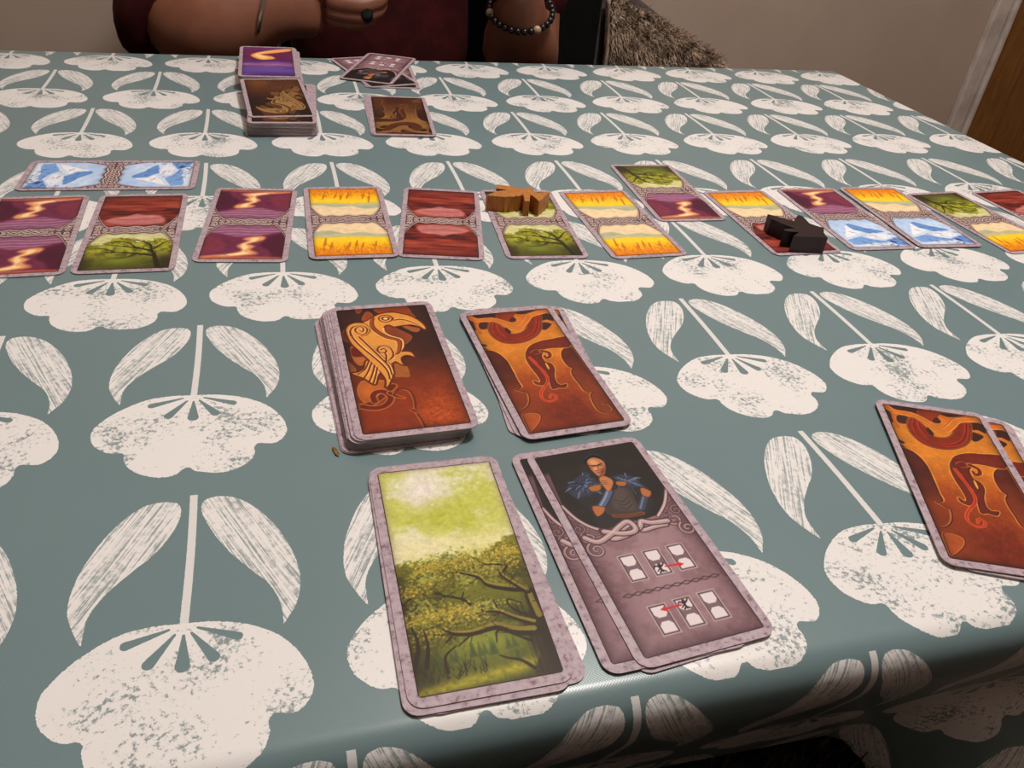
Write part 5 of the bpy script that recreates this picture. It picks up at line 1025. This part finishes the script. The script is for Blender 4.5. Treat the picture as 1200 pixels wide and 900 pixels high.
def fur(name, surf, n, ln, wid, mat, parent, droop=0.5, seed=1):
    """surf(u,v) -> point, normal; thousands of little tapering locks in one mesh"""
    g = random.Random(seed); V, F = [], []
    for i in range(n):
        p, nn = surf(g.random(), g.random()); p, nn = Vector(p), Vector(nn)
        t = nn.orthogonal().normalized(); t = Matrix.Rotation(g.uniform(0, 6.28), 3, nn) @ t
        l = ln * g.uniform(.6, 1.3); dirv = (nn + t * g.uniform(.2, .9) + Vector((0, 0, -droop))).normalized()
        s = t.cross(nn) * wid; m = p + nn * l * .45 + dirv * l * .15; e = m + dirv * l * .6
        b = len(V); V += [p - s, p + s, m + s * .7, m - s * .7, e]; F += [(b, b + 1, b + 2, b + 3), (b + 3, b + 2, b + 4)]
    return obj(name, mesh_from(name, V, F), mat, parent)
chair('upholstered_chair', 0.10, -0.10, 0.62, 0.50, 1.05, MAT['black_cloth'], 'unseen black chair added under the furry blanket to shade the near side of the cloth').rotation_euler = (0, 0, math.pi)  # added out of view: blocks bounce light on the hanging cloth, carries the blanket
# sheepskin over the grey chair back
fl_ = tag(empty('sheepskin_throw', (0.80, 1.628, 0.45)), 'shaggy grey-brown sheepskin hanging over the dark grey chair by the wall', 'throw')
def sheep(u, v):
    # front sheet hanging from a sloping line
    x = -.155 + .305 * u; top = .278 - .075 * u - .06 * u * u - .45 * max(u - .86, 0)
    z = top - v * (top - .03); y = -.010 - .035 * math.sin(min(v * 3, 1.57)) - .02 * math.sin(x * 20)
    e = max(1 - v * 4, 0)
    return (x, y, z), Vector((.25 * (u - .5) + (.8 if u > .95 else 0), -1, .7 * e)).normalized()
NU, NV = 22, 22
Vs = [sheep(i / NU, j / NV)[0] for j in range(NV + 1) for i in range(NU + 1)]
Vb = [(x, y + .03, z - .004) for x, y, z in Vs]; k0 = len(Vs); W_ = NU + 1
Fs = [(j * W_ + i, j * W_ + i + 1, (j + 1) * W_ + i + 1, (j + 1) * W_ + i) for j in range(NV) for i in range(NU)]
Fs += [tuple(k0 + q for q in f[::-1]) for f in Fs]
Fs += [(i, k0 + i, k0 + i + 1, i + 1) for i in range(NU)] + [(j * W_ + NU, (j + 1) * W_ + NU, k0 + (j + 1) * W_ + NU, k0 + j * W_ + NU)[::-1] for j in range(NV)] + [(j * W_, (j + 1) * W_, k0 + (j + 1) * W_, k0 + j * W_) for j in range(NV)]
obj('hide', mesh_from('hide', Vs + Vb, Fs), MAT['fleece'], fl_, smooth=True)
tag(fur('fleece', sheep, 11000, .021, .0011, MAT['fleece'], fl_, .4, 3), kind='stuff')
# black fur on the viewer's lap, below the near edge of the table
lap = tag(empty('fur_blanket', (0.12, 0.19, 0.528)), 'black furry blanket on the lap below the near table edge', 'blanket')
def lapsurf(u, v):
    a = (u - .5) * 2; b = (v - .5) * 2
    h = .10 * math.sqrt(max(1 - .85 * a * a, .05)) * math.sqrt(max(1 - .8 * b * b, .05))
    return (a * .30, b * .16, h - .05), Vector((a * .5, b * .5, 1)).normalized()
Vs = [lapsurf(i / NU, j / NV)[0] for j in range(NV + 1) for i in range(NU + 1)]
Vb = [(x, y, -.06) for x, y, z in Vs]; Fs = [(j * W_ + i, j * W_ + i + 1, (j + 1) * W_ + i + 1, (j + 1) * W_ + i) for j in range(NV) for i in range(NU)]
Fs += [tuple(k0 + q for q in f[::-1]) for f in Fs]
Fs += [(i + 1, i, k0 + i, k0 + i + 1) for i in range(NU)] + [(NV * W_ + i, NV * W_ + i + 1, k0 + NV * W_ + i + 1, k0 + NV * W_ + i) for i in range(NU)] + [(j * W_, (j + 1) * W_, k0 + (j + 1) * W_, k0 + j * W_) for j in range(NV)] + [((j + 1) * W_ + NU, j * W_ + NU, k0 + j * W_ + NU, k0 + (j + 1) * W_ + NU) for j in range(NV)]
obj('backing', mesh_from('backing', Vs + Vb, Fs), MAT['black_fur'], lap, smooth=True)
tag(fur('pile', lapsurf, 12000, .022, .0008, MAT['black_fur'], lap, .2, 7), kind='stuff')
